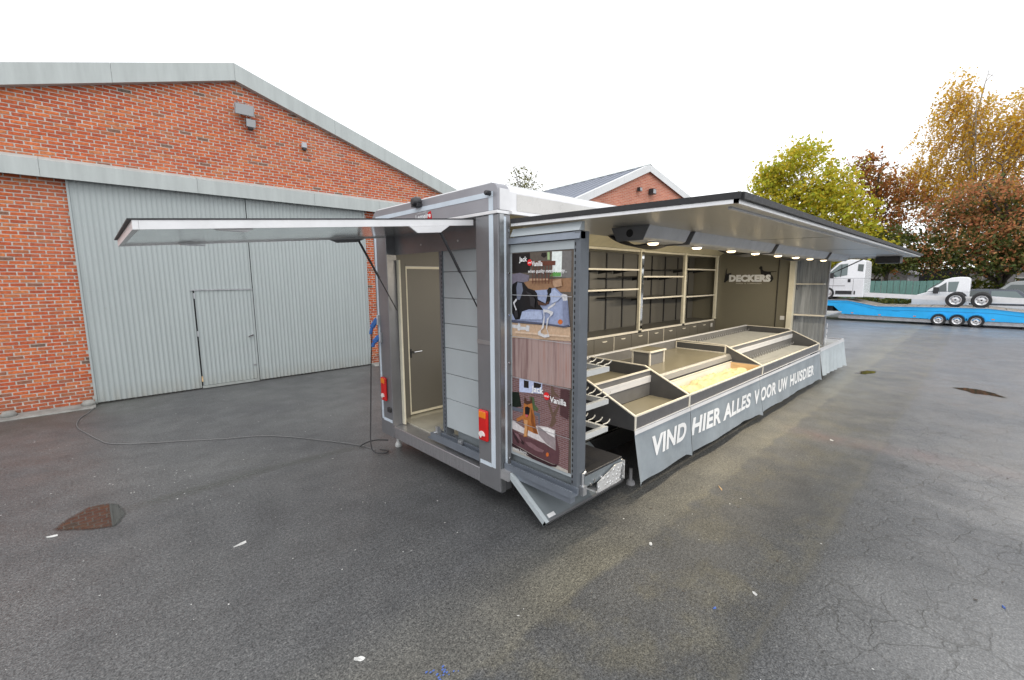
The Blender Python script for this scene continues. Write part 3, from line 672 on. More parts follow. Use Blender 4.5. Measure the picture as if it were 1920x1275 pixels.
def brk(y0, y1, mat):
    d = .055 if y0 < 4 else .035
    MB().prism([(1.97, fz(1.97)-.052), (2.375, fz(2.375)-.052), (2.28, fz(2.28)-.052-d), (2.05, fz(2.05)-.052-d)], 'y', y0, y1).build('strut_bracket', mat, flap)
brk(3.322, 3.343, 'alu_white'); brk(5.0, 5.02, 'body_dark')
for y, x, m_ in ((3.37, .70, 'white_trim'), (4.98, .72, 'zinc')):
    MB().prism([(x-.13, fz(x)-.038), (x+.13, fz(x)-.038), (x+.09, fz(x)-.062), (x-.07, fz(x)-.062)] if y < 4 else [(x-.10, fz(x)-.052), (x+.10, fz(x)-.052), (x+.09, fz(x)-.064), (x-.09, fz(x)-.064)], 'y', y, y+.05).build('catch', m_, flap)
def strut(p, q, parent):
    p, q = Vector(p), Vector(q); m_ = p.lerp(q, .52)
    MB().cyl(p, m_, .013, 10).cyl(m_, q, .007, 8).build('gas_strut', 'black_plastic', parent)
strut((2.30, 3.37, 2.66), (2.70, 3.34, 1.95), flap); strut((2.30, 5.00, 2.67), (2.74, 4.98, 1.85), flap)
MB().tube([(2.30, 5.02, 2.72), (2.33, 5.02, 2.76), (2.37, 5.03, 2.79), (2.42, 5.03, 2.80)], .012, 6).build('flap_cable', 'black_plastic', flap)

# side awning
aw = lambda y: 2.745 - (2.96-y)*.018
def aslab(x0, x1, y0, y1, t0, t1, name, mat, par):
    return MB().prism([(y0, aw(y0)+t0), (y1, aw(y1)+t0), (y1, aw(y1)+t1), (y0, aw(y0)+t1)], 'x', x0, x1).build(name, mat, par)
ax0, ax1 = 2.80, 13.15
awn = aslab(ax0, ax1, 1.06, 2.955, -.045, -.012, 'awning', 'awning_under', tr)
aslab(ax0-.02, ax1+.02, 1.03, 2.955, -.011, .0, 'awning_skin', 'awning_top', awn)
aslab(ax0-.022, ax0-.002, 1.035, 2.955, -.05, -.026, 'awning_edge', 'alu_white', awn)
aslab(ax0-.022, ax1+.02, 1.035, 1.058, -.05, -.026, 'awning_edge', 'alu_white', awn)
aslab(ax1+.002, ax1+.02, 1.06, 2.955, -.05, -.013, 'awning_edge', 'alu_white', awn)
aslab(ax0-.03, ax0-.003, 1.02, 2.955, -.0255, .014, 'rubber_seal', 'black_rubber', awn)
aslab(ax0-.002, ax1+.15, 1.005, 1.034, -.0255, .014, 'rubber_seal', 'black_rubber', awn)
aslab(2.95, 12.6, 1.13, 1.155, -.058, -.046, 'led_strip', 'white_trim', awn)
BX(12.75, 12.8, 1.5, 2.4, aw(1.5)-.075, aw(1.5)-.05).build('led_strip', 'white_trim', awn)
for x in (5.9, 8.9, 11.3): aslab(x, x+.008, 1.16, 2.95, -.0475, -.0455, 'panel_joint', 'body_dark', awn)
# hanging lamp housings with downlights
def pod(x0, x1, lamps):
    zt = aw(2.1)-.046
    b = MB().prism([(2.02, zt), (2.36, zt), (2.30, zt-.115), (2.10, zt-.115), (2.07, zt-.10)], 'x', x0, x1).build('lamp_housing', 'pod_grey', awn)
    MB().prism([(2.00, zt-.001), (2.38, zt-.001), (2.32, zt-.125), (2.06, zt-.125)], 'x', x0-.012, x0-.002).build('housing_end', 'body_dark', b)
    MB().lathe([(.035, 0), (.03, -.004)], (x0-.012, 2.19, zt-.06), 'x', 16).build('cable_hole', 'near_black', b)
    for x in lamps:
        lathe = MB().lathe([(.055, 0), (.062, -.006), (.062, -.012), (.05, -.014)], (x, 2.17, zt-.1155), 'z', 20).build('lamp_ring', 'alu_white', b)
        MB().lathe([(.05, 0), (.045, -.012), (.03, -.018)], (x, 2.17, zt-.130), 'z', 20).build('downlight', 'lamp_on', b)
        L = bpy.data.lights.new('downlight_beam', 'SPOT'); L.energy = LAMP_W*(.6 if x < 4 else 1); L.color = (1, .86, .64); L.spot_size = math.radians(150); L.spot_blend = .6; L.shadow_soft_size = .05
        lo = bpy.data.objects.new('downlight_beam', L); C.objects.link(lo); lo.location = (x, 2.17, zt-.16)
        lo.rotation_euler = Vector((.0, .60, -.80)).to_track_quat('-Z', 'Y').to_euler()
LAMP_W = 66
pod(3.50, 4.30, [3.86]); pod(4.37, 6.86, [4.78, 5.72, 6.55]); pod(6.95, 9.9, [7.5, 8.4, 9.25]); pod(10.0, 11.7, [10.2])
# sagging black sleeves for the lamp leads
for xa, xb in ((4.35, 4.62), (7.1, 7.5), (9.7, 10.2)):
    pts = []
    for i in range(13):
        t = i/12; pts.append((xa+(xb-xa)*t, 2.93-(2.93-2.36)*t, 2.72-.13*math.sin(PI*t)**.8-.02*t))
    vs, fs = [], []
    for p in pts:
        for dx, dz in ((-.16, .012), (.16, -.012), (.16, -.03), (-.16, -.006)): vs.append((p[0]+dx, p[1], p[2]+dz))
    for i in range(12):
        for j in range(4): fs.append((i*4+j, i*4+(j+1) % 4, (i+1)*4+(j+1) % 4, (i+1)*4+j))
    fs += [(3, 2, 1, 0), (48, 49, 50, 51)]
    MB().add(vs, fs).build('lead_sleeve', 'black_rubber', awn)
BX(12.55, 12.95, 1.30, 1.72, aw(1.5)-.19, aw(1.5)-.05).build('control_box', 'black_plastic', awn, bevel=.01)
strut((11.9, 2.45, 2.70), (11.9, 2.98, 2.13), awn); strut((13.0, 1.9, 2.70), (13.1, 2.99, 2.10), awn)
for x, y in ((12.9, 1.45), (13.0, 1.30)): MB().lathe([(.03, 0), (.03, .16), (.02, .19)], (x, y, aw(y)+.002), 'z', 10).build('top_fitting', 'white_trim', awn)

# fold-down skirt flap by the rear corner, tread plate step
y0_, z0_, y1_, z1_ = 2.90, .40, 2.455, .10
def skirt(xa, xb, s, t, off, th, name, mat, par):
    d = Vector((0, y1_-y0_, z1_-z0_)); n = Vector((0, -(z1_-z0_), (y1_-y0_))).normalized()*-1
    a = Vector((0, y0_, z0_)) + d*s + n*off; b = Vector((0, y0_, z0_)) + d*t + n*off
    vs = [(x, p.y+q.y, p.z+q.z) for x in (xa, xb) for p in (a, b) for q in (Vector((0,0,0)), n*th)]
    return MB().add(vs, [(0,1,3,2),(4,6,7,5),(0,4,5,1),(2,3,7,6),(0,2,6,4),(1,5,7,3)]).build(name, mat, par)
sk = skirt(2.70, 3.9, 0, 1, 0, .03, 'skirt_flap', 'ramp_grey', tr)
skirt(2.68, 2.72, -.02, 1.02, -.01, .05, 'flap_edge', 'panel_grey_blue', sk)
skirt(2.68, 3.9, .985, 1.02, -.008, .046, 'flap_edge', 'body_dark', sk)
skirt(2.75, 2.84, .90, .965, .031, .004, 'catch_plate', 'white_trim', sk)
BX(2.66, 2.80, 2.88, 2.992, .355, .44).cyl((2.70, 2.86, .40), (2.86, 2.86, .40), .018, 10).cyl((2.74, 2.82, .33), (2.74, 2.90, .47), .014, 8).build('flap_hinge', 'frame_grey', tr)
MB().prism([(3.08, .36), (3.40, .36), (3.46, .53), (3.36, .54), (3.08, .45)], 'y', 2.172, 2.184).box(3.08, 3.46, 2.186, 2.98, .35, .365).prism([(2.172, .54), (2.172, .36), (2.98, .36), (2.98, .54)], 'x', 3.487, 3.497).build('tread_step', 'tread_plate', tr)
BX(2.95, 11.0, 2.96, 2.985, .16, .375).build('shading_skirt', 'near_black', tr)
BX(2.90, 13.0, 5.30, 5.325, .12, .308).build('shading_skirt', 'near_black', tr)  # unseen left skirt, added to keep light out from under the trailer
BX(2.90, 2.92, 3.05, 5.29, .12, .308).build('rear_light_block', 'near_black', tr)  # added rear panel, blocks light to darken the ground below the sill

# ------------------------------------------------------------------ pull-out display rack with the posters
XRk = 2.81
rk = thing('display_rack', 'pull-out display rack with dog bed posters at the trailer rear corner', 'rack', (3.0, 3.1, .45))
post = BX(XRk-.012, XRk+.10, 2.19, 2.25, .43, 2.60).build('upright', 'rack_steel', rk, bevel=.003)
m = MB()
for i in range(42): m.box(XRk-.0135, XRk-.0125, 2.232, 2.244, .52+i*.048, .545+i*.048)
tag(m.build('slot', 'near_black', post), kind='stuff')
post = BX(XRk-.012, XRk+.10, 4.07, 4.13, .43, 2.56).build('upright', 'rack_steel', rk, bevel=.003)
m = MB()
for i in range(42): m.box(XRk-.0135, XRk-.0125, 4.078, 4.090, .50+i*.048, .525+i*.048)
tag(m.build('slot', 'near_black', post), kind='stuff')
zj = [.56, .90, 1.19, 1.48, 1.75, 2.03, 2.31, 2.56]
for a, b in zip(zj[:-1], zj[1:]):
    BX(XRk, XRk+.02, 3.313, 4.068, a+.003, b-.003).build('back_panel', 'panel_grey_blue', rk, bevel=.003)
for a, b in ((.56, .90), (.904, 1.325), (1.329, 1.705), (1.709, 2.085), (2.089, 2.46), (2.464, 2.535)):
    BX(XRk, XRk+.02, 2.252, 3.305, a, b).build('back_panel', 'panel_grey_blue', rk, bevel=.002)
MB().prism([(XRk-.03, 2.54), (XRk-.005, 2.598), (XRk+.05, 2.598), (XRk+.05, 2.54)], 'y', 2.19, 3.30).build('top_rail', 'rail_steel', rk)
MB().prism([(XRk-.015, 2.605), (XRk+.02, 2.675), (XRk+.05, 2.675), (XRk+.05, 2.605)], 'y', 2.20, 2.985).build('top_rail', 'panel_grey_blue', rk)
BX(XRk+.021, XRk+.03, 2.26, 4.06, .56, 2.55).build('inner_panel', 'shelf_back', rk)
BX(2.84, 3.48, 2.20, 3.9, .45, .55).build('base_shelf', 'ramp_grey', rk, bevel=.004)
BX(2.84, 3.485, 2.195, 3.9, .551, .575).build('shelf_mat', 'black_plastic', rk, bevel=.006)
MB().prism([(2.70, .44), (2.80, .44), (2.80, .50), (2.785, .50), (2.785, .455), (2.715, .455), (2.715, .50), (2.70, .50)], 'y', 2.17, 2.98).build('slide_rail', 'rail_steel', rk)
BX(2.72, 2.78, 2.19, 2.97, .38, .44).build('slide_rail', 'rail_steel', rk)
MB().prism([(2.70, .42), (2.80, .42), (2.80, .48), (2.785, .48), (2.785, .435), (2.715, .435), (2.715, .48), (2.70, .48)], 'y', 3.32, 4.25).box(2.66+.05, 2.70, 3.32, 4.3, .40, .42).box(2.86, 2.90, 3.32, 4.2, .40, .46).build('slide_rail', 'rail_steel', rk)
MB().cyl((2.72, 4.22, .47), (2.92, 4.22, .47), .022, 12).box(2.74, 2.78, 4.16, 4.20, .42, .55).build('rail_lock', 'zinc', rk)
MB().lathe([(.03, 0), (.03, .04)], (2.76, 3.75, .46), 'z', 12).build('knob', 'zinc', rk)
MB().cyl((2.86, 2.175, .42), (2.86, 2.175, .60), .010, 8).cyl((2.86, 2.175, .60), (2.90, 2.175, .61), .010, 8).box(2.835, 2.885, 2.15, 2.19, .42, .50).build('drop_bolt', 'zinc', rk)
for x in (3.05, 3.15, 3.0): MB().lathe([(.014, 0), (.011, -.012)], (x, 2.199, .48 if x > 3.0 else .46), 'y', 10).build('bolt', 'chrome', rk)
for zb, xe in ((1.40, 3.30), (1.10, 3.30), (.84, 3.30)):
    h = MB().box(2.85, xe, 2.26, 2.30, zb, zb+.05).build('hook_frame', 'arm_pale', rk)
    BX(xe+.001, xe+.035, 2.26, 3.25, zb, zb+.045).build('hook_bar', 'arm_pale', h)
    for i in range(8):
        y = 2.31 + i*.085
        MB().tube([(xe+.018, y, zb+.045), (xe+.028, y-.008, zb+.058), (xe+.07, y-.016, zb+.062), (xe+.098, y-.020, zb+.078), (xe+.106, y-.022, zb+.095)], .0055, 6).build('hook', 'cream_edge', h)
# posters: flat prints on the rack back
CL = {'pw': (.17, .145, .125), 'pf': (.36, .225, .14), 'pd': (.04, .032, .03), 'pg': (.23, .22, .215), 'pwh': (.80, .84, .82), 'pwh2': (.66, .66, .68), 'pgr': (.18, .42, .14), 'pgr2': (.40, .52, .30), 'ptb': (.20, .085, .06),
      'plil': (.24, .22, .27), 'pbed': (.37, .42, .58), 'pbo': (.60, .45, .33), 'pblk': (.022, .020, .022), 'pmz': (.22, .24, .31), 'por': (.62, .20, .06), 'pwin': (.55, .60, .78), 'pdg': (.02, .03, .02), 'pdg2': (.12, .17, .09),
      'pgb': (.17, .18, .22), 'ptr': (.19, .13, .10), 'ppv': (.52, .49, .45), 'pcu': (.66, .62, .62), 'pbl': (.36, .31, .32), 'pmv': (.16, .085, .095), 'pdo': (.48, .21, .07), 'pbrn': (.12, .06, .04), 'pbl1': (.46, .52, .68), 'pbl2': (.13, .14, .20), 'pbl3': (.27, .30, .42), 'pdk1': (.055, .052, .058), 'pdk2': (.13, .075, .06), 'pfl': (.48, .33, .23), 'pfl2': (.68, .54, .42), 'pmd': (.07, .04, .045), 'pml': (.27, .165, .18), 'pdo2': (.62, .36, .18), 'pdo3': (.28, .11, .04), 'pcl': (.78, .75, .75), 'pbd': (.12, .065, .07), 'ppk': (.6, .15, .18), 'pred': (.68, .02, .025), 'pwhite': (.85, .85, .85)}
for a, b in CL.items(): pm(a, tuple(q**1.22 for q in b) if a not in ('pwhite', 'pred') else b, .32, 0, .07, 40, .02, spec=.22)
k = NT('ppl'); mp = k.n('ShaderNodeMapping'); mp.inputs['Scale'].default_value = (1, 15, .6); k.l(k.coord(), mp.inputs[0])
k.set('Base Color', k.ramp(k.noise(mp.outputs[0], 1.3, 6, .7), [(.25, (.09, .045, .045)), (.42, (.24, .15, .14)), (.55, (.38, .28, .26)), (.68, (.33, .18, .15)), (.8, (.18, .075, .06))])); k.set('Roughness', .3)
k = NT('pbr'); bt = k.n('ShaderNodeTexBrick'); sp = k.n('ShaderNodeSeparateXYZ'); cb = k.n('ShaderNodeCombineXYZ'); k.l(k.coord(), sp.inputs[0]); k.l(sp.outputs[1], cb.inputs[0]); k.l(sp.outputs[2], cb.inputs[1]); k.l(cb.outputs[0], bt.inputs['Vector'])
bt.inputs['Scale'].default_value = 1; bt.inputs['Brick Width'].default_value = .06; bt.inputs['Row Height'].default_value = .018; bt.inputs['Mortar Size'].default_value = .0022
bt.inputs['Color1'].default_value = (.145, .07, .07, 1); bt.inputs['Color2'].default_value = (.20, .105, .10, 1); bt.inputs['Mortar'].default_value = (.26, .20, .21, 1); k.l(bt.outputs[0], k.b.inputs['Base Color']); k.set('Roughness', .32); k.set('Specular IOR Level', .22)
PRINTS = [
('print_wall','pw',[(2.996,2.463),(2.28,2.45),(2.282,2.232),(2.998,2.153)]),
('print_floor','pf',[(2.756,2.215),(2.282,2.238),(2.286,2.125),(2.998,2.112),(2.998,2.167)]),
('print_shadow','pd',[(2.996,2.458),(2.745,2.454),(2.745,2.286),(2.997,2.282)]),
('print_wall_end','pg',[(2.381,2.452),(2.283,2.45),(2.283,2.238),(2.386,2.242)]),
('print_window','pwh',[(2.49,2.453),(2.381,2.452),(2.386,2.248),(2.494,2.25)]),
('print_lawn','pgr',[(2.484,2.287),(2.39,2.287),(2.39,2.25),(2.511,2.251)]),
('print_curtain','pgr2',[(2.54,2.451),(2.515,2.451),(2.514,2.388),(2.54,2.389)]),
('print_table','ptb',[(2.719,2.381),(2.449,2.377),(2.452,2.342),(2.719,2.341)]),
('print_plant','pd',[(2.604,2.448),(2.557,2.449),(2.548,2.42),(2.578,2.406),(2.613,2.423)]),
('print_armchair','plil',[(2.997,2.273),(2.869,2.285),(2.751,2.26),(2.765,2.211),(2.998,2.177)]),
('print_bed','pbed',[(3.001,1.838),(2.99,1.946),(2.851,2.061),(2.71,2.13),(2.551,2.139),(2.45,2.158),(2.384,2.111),(2.32,2.097),(2.289,1.848),(2.348,1.833),(2.575,1.843)]),
('print_board','pbo',[(3.001,1.831),(2.285,1.839),(2.277,1.726),(3.002,1.692)]),
('print_dog','pblk',[(2.998,2.153),(2.968,2.181),(2.908,2.208),(2.822,2.201),(2.765,2.149),(2.683,2.131),(2.656,2.105),(2.645,2.054),(2.558,2.023),(2.533,2.108),(2.542,2.133),(2.517,2.158),(2.49,2.157),(2.499,2.058),(2.522,2.018),(2.627,2.008),(2.582,1.966),(2.756,1.964),(2.841,1.94),(2.871,1.867),(2.93,1.86),(2.99,1.919)]),
('print_muzzle','pmz',[(2.898,2.201),(2.841,2.195),(2.829,2.128),(2.87,2.044),(2.907,2.046),(2.914,2.154)]),
('print_chew','pwh2',[(2.959,2.017),(2.914,2.056),(2.907,2.039),(2.939,2.007),(2.905,1.944),(2.92,1.939)]),
('print_tag','por',[(2.365,1.878),(2.369,1.866),(2.38,1.858),(2.394,1.855),(2.408,1.859),(2.416,1.869),(2.416,1.881),(2.408,1.891),(2.395,1.897),(2.38,1.896),(2.369,1.889)]),
('print_bottle','pwh2',[(2.991,1.814),(2.895,1.814),(2.89,1.835),(2.866,1.833),(2.861,1.803),(2.789,1.805),(2.784,1.822),(2.745,1.818),(2.751,1.767),(2.789,1.767),(2.792,1.777),(2.861,1.775),(2.871,1.764),(2.896,1.765),(2.901,1.782),(2.991,1.786)]),
('print_rope','pwh2',[(2.537,1.984),(2.457,2.031),(2.408,2.079),(2.364,2.108),(2.32,2.1),(2.316,2.057),(2.359,2.05),(2.376,2.08),(2.44,2.047),(2.448,2.016),(2.519,1.975)]),
('print_planks','ppl',[(3.002,1.69),(2.275,1.723),(2.269,1.718),(2.262,1.333),(3.005,1.31)]),
('print_brickwork','pbr',[(2.988,1.317),(2.28,1.325),(2.285,0.592),(2.993,0.665)]),
('print_cottage_window','pwin',[(2.875,1.321),(2.588,1.322),(2.594,1.226),(2.876,1.193)]),
('print_pane','pd',[(2.817,1.313),(2.755,1.315),(2.755,1.25),(2.817,1.244)]),
('print_pane','pd',[(2.691,1.315),(2.601,1.315),(2.606,1.277),(2.691,1.265)]),
('print_shrub','pdg',[(2.989,1.176),(2.881,1.19),(2.846,1.059),(2.99,1.023)]),
('print_bench','pgb',[(2.99,1.035),(2.615,1.044),(2.617,0.94),(2.63,0.937),(2.635,1.017),(2.99,0.998)]),
('print_bush','pdg2',[(2.745,1.172),(2.688,1.179),(2.677,1.112),(2.631,1.083),(2.646,1.057),(2.708,1.059)]),
('print_trunk','ptr',[(2.497,0.954),(2.471,1.043),(2.521,1.159),(2.507,1.177),(2.457,1.083),(2.397,1.177),(2.383,1.173),(2.433,1.051),(2.419,1.018),(2.466,0.954)]),
('print_branch','ptr',[(2.478,1.183),(2.484,1.318),(2.467,1.321),(2.44,1.271),(2.393,1.243),(2.402,1.233),(2.454,1.246),(2.463,1.171)]),
('print_paving','ppv',[(2.993,0.665),(2.861,0.661),(2.492,0.634),(2.285,0.616),(2.285,0.592),(2.994,0.594)]),
('print_cushion','pcu',[(2.991,0.907),(2.939,0.895),(2.816,0.86),(2.645,0.925),(2.524,0.943),(2.432,0.936),(2.425,0.757),(2.543,0.781),(2.761,0.801),(2.992,0.816)]),
('print_bolster','pbl',[(2.645,0.925),(2.431,0.88),(2.425,0.757),(2.533,0.788),(2.624,0.845)]),
('print_dog_basket','pmv',[(2.992,0.82),(2.86,0.783),(2.729,0.778),(2.553,0.786),(2.42,0.749),(2.429,0.925),(2.383,0.758),(2.393,0.641),(2.453,0.623),(2.676,0.633),(2.993,0.678)]),
('print_shepherd_dog','pdo',[(2.827,0.985),(2.815,1.091),(2.804,1.164),(2.774,1.127),(2.735,1.135),(2.717,1.177),(2.702,1.083),(2.677,1.003),(2.664,0.921),(2.63,0.847),(2.687,0.844),(2.759,0.854),(2.77,0.789),(2.818,0.774),(2.803,0.879),(2.827,0.945),(2.905,0.899),(2.914,0.929)]),
('print_snout','pblk',[(2.799,1.063),(2.767,1.078),(2.735,1.069),(2.74,1.02),(2.772,0.966),(2.799,1.003)]),
('print_ears','pbrn',[(2.813,1.1),(2.802,1.169),(2.774,1.127),(2.735,1.135),(2.714,1.182),(2.706,1.121),(2.74,1.107),(2.767,1.093)]),
('print_tongue','ppk',[(2.796,0.996),(2.759,1.0),(2.767,0.975),(2.788,0.974)]),
('print_tag','por',[(2.502,0.697),(2.506,0.682),(2.516,0.672),(2.528,0.671),(2.536,0.679),(2.536,0.693),(2.528,0.706),(2.516,0.712),(2.506,0.708)]),
('print_bed_light','pbl1',[(2.832,1.937),(2.602,1.957),(2.584,1.904),(2.593,1.884),(2.861,1.868)]),
('print_bed_light','pbl1',[(2.504,2.102),(2.45,2.15),(2.39,2.104),(2.376,2.08),(2.416,2.048),(2.482,2.027)]),
('print_bed_shade','pbl2',[(3.001,1.859),(2.575,1.856),(2.348,1.847),(2.293,1.86),(2.289,1.846),(2.347,1.832),(2.575,1.842),(3.001,1.834)]),
('print_bed_shade','pbl3',[(2.363,2.047),(2.316,2.054),(2.291,1.863),(2.347,1.847)]),
('print_coat_sheen','pdk1',[(2.789,2.129),(2.719,2.104),(2.669,2.053),(2.682,1.981),(2.728,1.998),(2.737,2.064)]),
('print_coat_sheen','pdk1',[(2.939,1.935),(2.89,1.958),(2.88,1.89),(2.915,1.871)]),
('print_dog_leg','pdk2',[(2.645,2.044),(2.55,2.021),(2.516,2.045),(2.509,2.029),(2.55,2.006),(2.629,2.006)]),
('print_floor_light','pfl',[(2.484,2.211),(2.378,2.23),(2.369,2.172),(2.45,2.159)]),
('print_board_light','pfl2',[(2.921,1.757),(2.284,1.772),(2.281,1.758),(2.921,1.739)]),
('print_chair_legs','pfl',[(2.738,2.234),(2.517,2.233),(2.513,2.218),(2.742,2.215)]),
('print_basket_fold','pmd',[(2.963,0.79),(2.906,0.772),(2.872,0.699),(2.9,0.699),(2.94,0.738)]),
('print_basket_fold','pmd',[(2.849,0.746),(2.805,0.725),(2.816,0.698),(2.849,0.713)]),
('print_basket_light','pml',[(2.794,0.736),(2.718,0.749),(2.624,0.727),(2.553,0.72),(2.573,0.695),(2.655,0.687),(2.751,0.708)]),
('print_basket_light','pml',[(2.94,0.788),(2.883,0.786),(2.838,0.724),(2.872,0.731)]),
('print_basket_shade','pmd',[(2.993,0.675),(2.676,0.632),(2.453,0.621),(2.391,0.642),(2.414,0.612),(2.482,0.594),(2.697,0.599),(2.993,0.644)]),
('print_dog_chest','pdo2',[(2.807,0.946),(2.759,0.949),(2.763,0.873),(2.774,0.794),(2.809,0.785),(2.798,0.88)]),
('print_dog_shade','pdo3',[(2.717,1.072),(2.692,1.015),(2.671,0.919),(2.64,0.852),(2.682,0.854),(2.716,0.947)]),
('print_cushion_light','pcl',[(2.594,0.918),(2.505,0.94),(2.437,0.931),(2.431,0.872),(2.504,0.884)]),
('print_mortar_shade','pbd',[(2.371,1.313),(2.28,1.323),(2.286,1.063),(2.373,1.087)]),
]
poster = BX(XRk-.002, XRk-.0005, 2.262, 2.972, .592, 2.46).build('poster', 'pw', rk)
lay = XRk-.003
for i, (n_, m_, pts) in enumerate(PRINTS):
    q = [(min(max(y, 2.263), 2.972), z) for y, z in pts]
    x = lay - i*.0003
    MB().add([(x, y, z) for y, z in q], [tuple(range(len(q)))]).build(n_, m_, poster)
lay -= len(PRINTS)*.0003
ring = [(2.571, 1.973), (2.515, 1.972), (2.456, 1.956), (2.466, 1.933), (2.506, 1.906), (2.521, 1.847), (2.527, 1.808), (2.496, 1.743), (2.556, 1.731), (2.629, 1.747), (2.632, 1.774), (2.592, 1.803), (2.577, 1.85), (2.565, 1.909)]
cy_, cz_ = 2.545, 1.852
inn = [(cy_+(y-cy_)*(.45 if abs(z-cz_) < .06 else .62), cz_+(z-cz_)*.80) for y, z in ring]
n = len(ring); MB().add([(lay, y, z) for y, z in ring+inn], [(i, (i+1) % n, n+(i+1) % n, n+i) for i in range(n)]).build('print_toy', 'pwh2', poster)
m = MB()
for i in range(7): m.box(lay-.0006, lay-.0002, 2.47+i*.037, 2.478+i*.037, 2.19, 2.345)
m.build('print_chairs', 'ptb', poster)
m = MB()
for z in (.902, 1.327, 1.707, 2.087): m.box(lay-.0008, lay-.0004, 2.262, 2.972, z-.0025, z+.0025)
m.build('poster_joint', 'zinc', poster)
LX = lay-.0015
def ptxt(s, yl, yr, z0, z1, sk=0, **kw):
    lettering('poster_lettering', s, lambda u, v: (LX-.0006, yl+(yr-yl)*u, z0+(z1-z0)*v + sk*u), 'pwhite', poster, **kw)
def pdisc(y, z, r): MB().add([(LX, y+r*math.cos(a), z+r*math.sin(a)) for a in np.linspace(0, 2*PI, 25)[:-1]], [tuple(range(24))]).build('poster_dot', 'pred', poster)
ptxt('Jack', 2.862, 2.762, 2.368, 2.424, bold=.025); pdisc(2.732, 2.371, .028); ptxt('and', 2.751, 2.713, 2.363, 2.379, bold=.02); ptxt('Vanilla', 2.708, 2.58, 2.338, 2.382, bold=.02)
ptxt('when quality meets beauty...', 2.75, 2.315, 2.272, 2.312, shear=.25, bold=.008)
ptxt('Jack', 2.708, 2.560, 1.214, 1.288, bold=.025); pdisc(2.526, 1.222, .034); ptxt('and', 2.552, 2.502, 1.213, 1.233, bold=.02); ptxt('Vanilla', 2.487, 2.305, 1.177, 1.229, bold=.02)
ptxt('meets beauty...', 2.95, 2.75, .612, .65, shear=.25)
# ------------------------------------------------------------------ wall shelving with drawers
YS = 4.65
sh = thing('shelving_unit', 'cream framed shelf wall with dark back and drawers inside the trailer', 'shelving', (8, 4.95, .376))
for a, b in ((4.35, 5.98), (6.12, 7.80), (7.93, 9.66), (9.79, 11.38)):
    BX(a-.065, b+.065, 5.235, 5.25, 1.20, 2.74).build('back_panel', 'shelf_back', sh)
    BX(a-.065, b+.065, YS, 5.234, 1.185, 1.205).build('deck', 'shelf_back', sh)
    BX(a, b, YS-.012, YS-.001, 1.17, 1.21).build('deck_edge', 'cream_edge', sh)
    BX(a, b, YS-.004, YS+.03, 2.735, 2.775).build('top_edge', 'cream_trim', sh)
    BX(a, b, YS+.031, 5.25, 2.745, 2.765).build('top_board', 'cream_trim', sh)
    for xx in [q for q in (4.60, 5.19, 5.78, 6.37, 6.96, 7.53, 8.12, 8.70, 9.29, 9.90, 10.52, 11.10) if a-.07 <= q < b+.07]:
        u = BX(xx-.016, xx+.016, 5.218, 5.234, 1.21, 2.73).build('upright', 'black_plastic', sh)
        m = MB()
        for q in range(30): m.box(xx-.004, xx+.004, 5.2165, 5.2175, 1.23+q*.05, 1.255+q*.05)
        tag(m.build('slot', 'near_black', u), kind='stuff')
for x0, x1, mat in ((5.985, 6.115, 'mirror'), (7.805, 7.925, 'mirror'), (9.665, 9.785, 'cream_trim'), (11.385, 11.495, 'cream_trim')):
    p = BX(x0, x1, YS-.02, YS+.035, 1.212, 2.79).build('pillar', 'cream_trim', sh, bevel=.003)
    if mat == 'mirror': BX(x0+.028, x1-.012, YS-.026, YS-.0205, 1.24, 2.74).build('mirror_strip', 'mirror', p)
    else: BX(x1-.05, x1-.02, YS-.026, YS-.0205, 1.24, 2.74).build('edge_strip', 'mirror', p)
def shelf(a, b, z, y0=YS+.015, y1=5.21):
    s_ = BX(a, b, y0, y1, z-.022, z).build('shelf', 'shelf_back', sh)
    BX(a, b, y0-.012, y0-.001, z-.026, z+.004).build('shelf_edge', 'cream_edge', s_)
    for i in (.3, .66, .97):
        xx = a+(b-a)*i; MB().prism([(5.215, z-.024), (y0+.12, z-.024), (5.215, z-.09)], 'x', xx-.003, xx+.003).build('shelf_bracket', 'black_plastic', s_)
shelf(6.122, 7.798, 2.405); shelf(6.122, 7.798, 2.035); shelf(7.932, 9.658, 2.275); shelf(7.932, 9.658, 1.845); shelf(9.792, 11.378, 2.44); shelf(9.792, 11.378, 1.82); shelf(4.36, 5.97, 1.9)
for a, b, z in ((7.2, 7.9, 2.245), (7.2, 7.9, 1.86), (8.95, 9.75, 2.42)):
    BX(a, b, 5.0, 5.21, z-.018, z).build('narrow_shelf', 'near_black', sh)
MB().prism([(YS-.03, 2.78), (YS+.05, 2.78), (YS+.05, 2.958), (YS-.32, 2.958)], 'x', 4.35, 11.495).build('cornice', 'ceiling_cream', sh)
db = [5.25, 5.80, 6.36, 6.97, 7.57, 8.20, 8.83, 9.43, 10.08, 10.49, 11.16]
BX(4.4, 11.2, YS+.012, 5.25, .376, 1.165).build('drawer_carcass', 'near_black', sh)
for i, (a, b) in enumerate(zip(db[:-1], db[1:])):
    d_ = BX(a+.006, b-.006, YS-.008, YS+.01, .62, 1.155).build('drawer', 'drawer_front', sh, bevel=.003)
    xc = a+(b-a)*.5; pts = [(xc+.075*math.cos(t), 1.105+.022*math.sin(t)) for t in np.linspace(PI, 2*PI, 10)]
    MB().prism(pts, 'y', YS-.022, YS-.009).build('handle', 'cream_edge', d_)
    BX(a+.006, b-.006, YS-.006, YS+.01, .38, .608).build('plinth_panel', 'drawer_front', sh)
for x in (6.97, 8.20, 8.83): BX(x-.0055, x+.0055, YS-.016, YS+.01, .38, 1.16).build('divider_edge', 'cream_edge', sh)
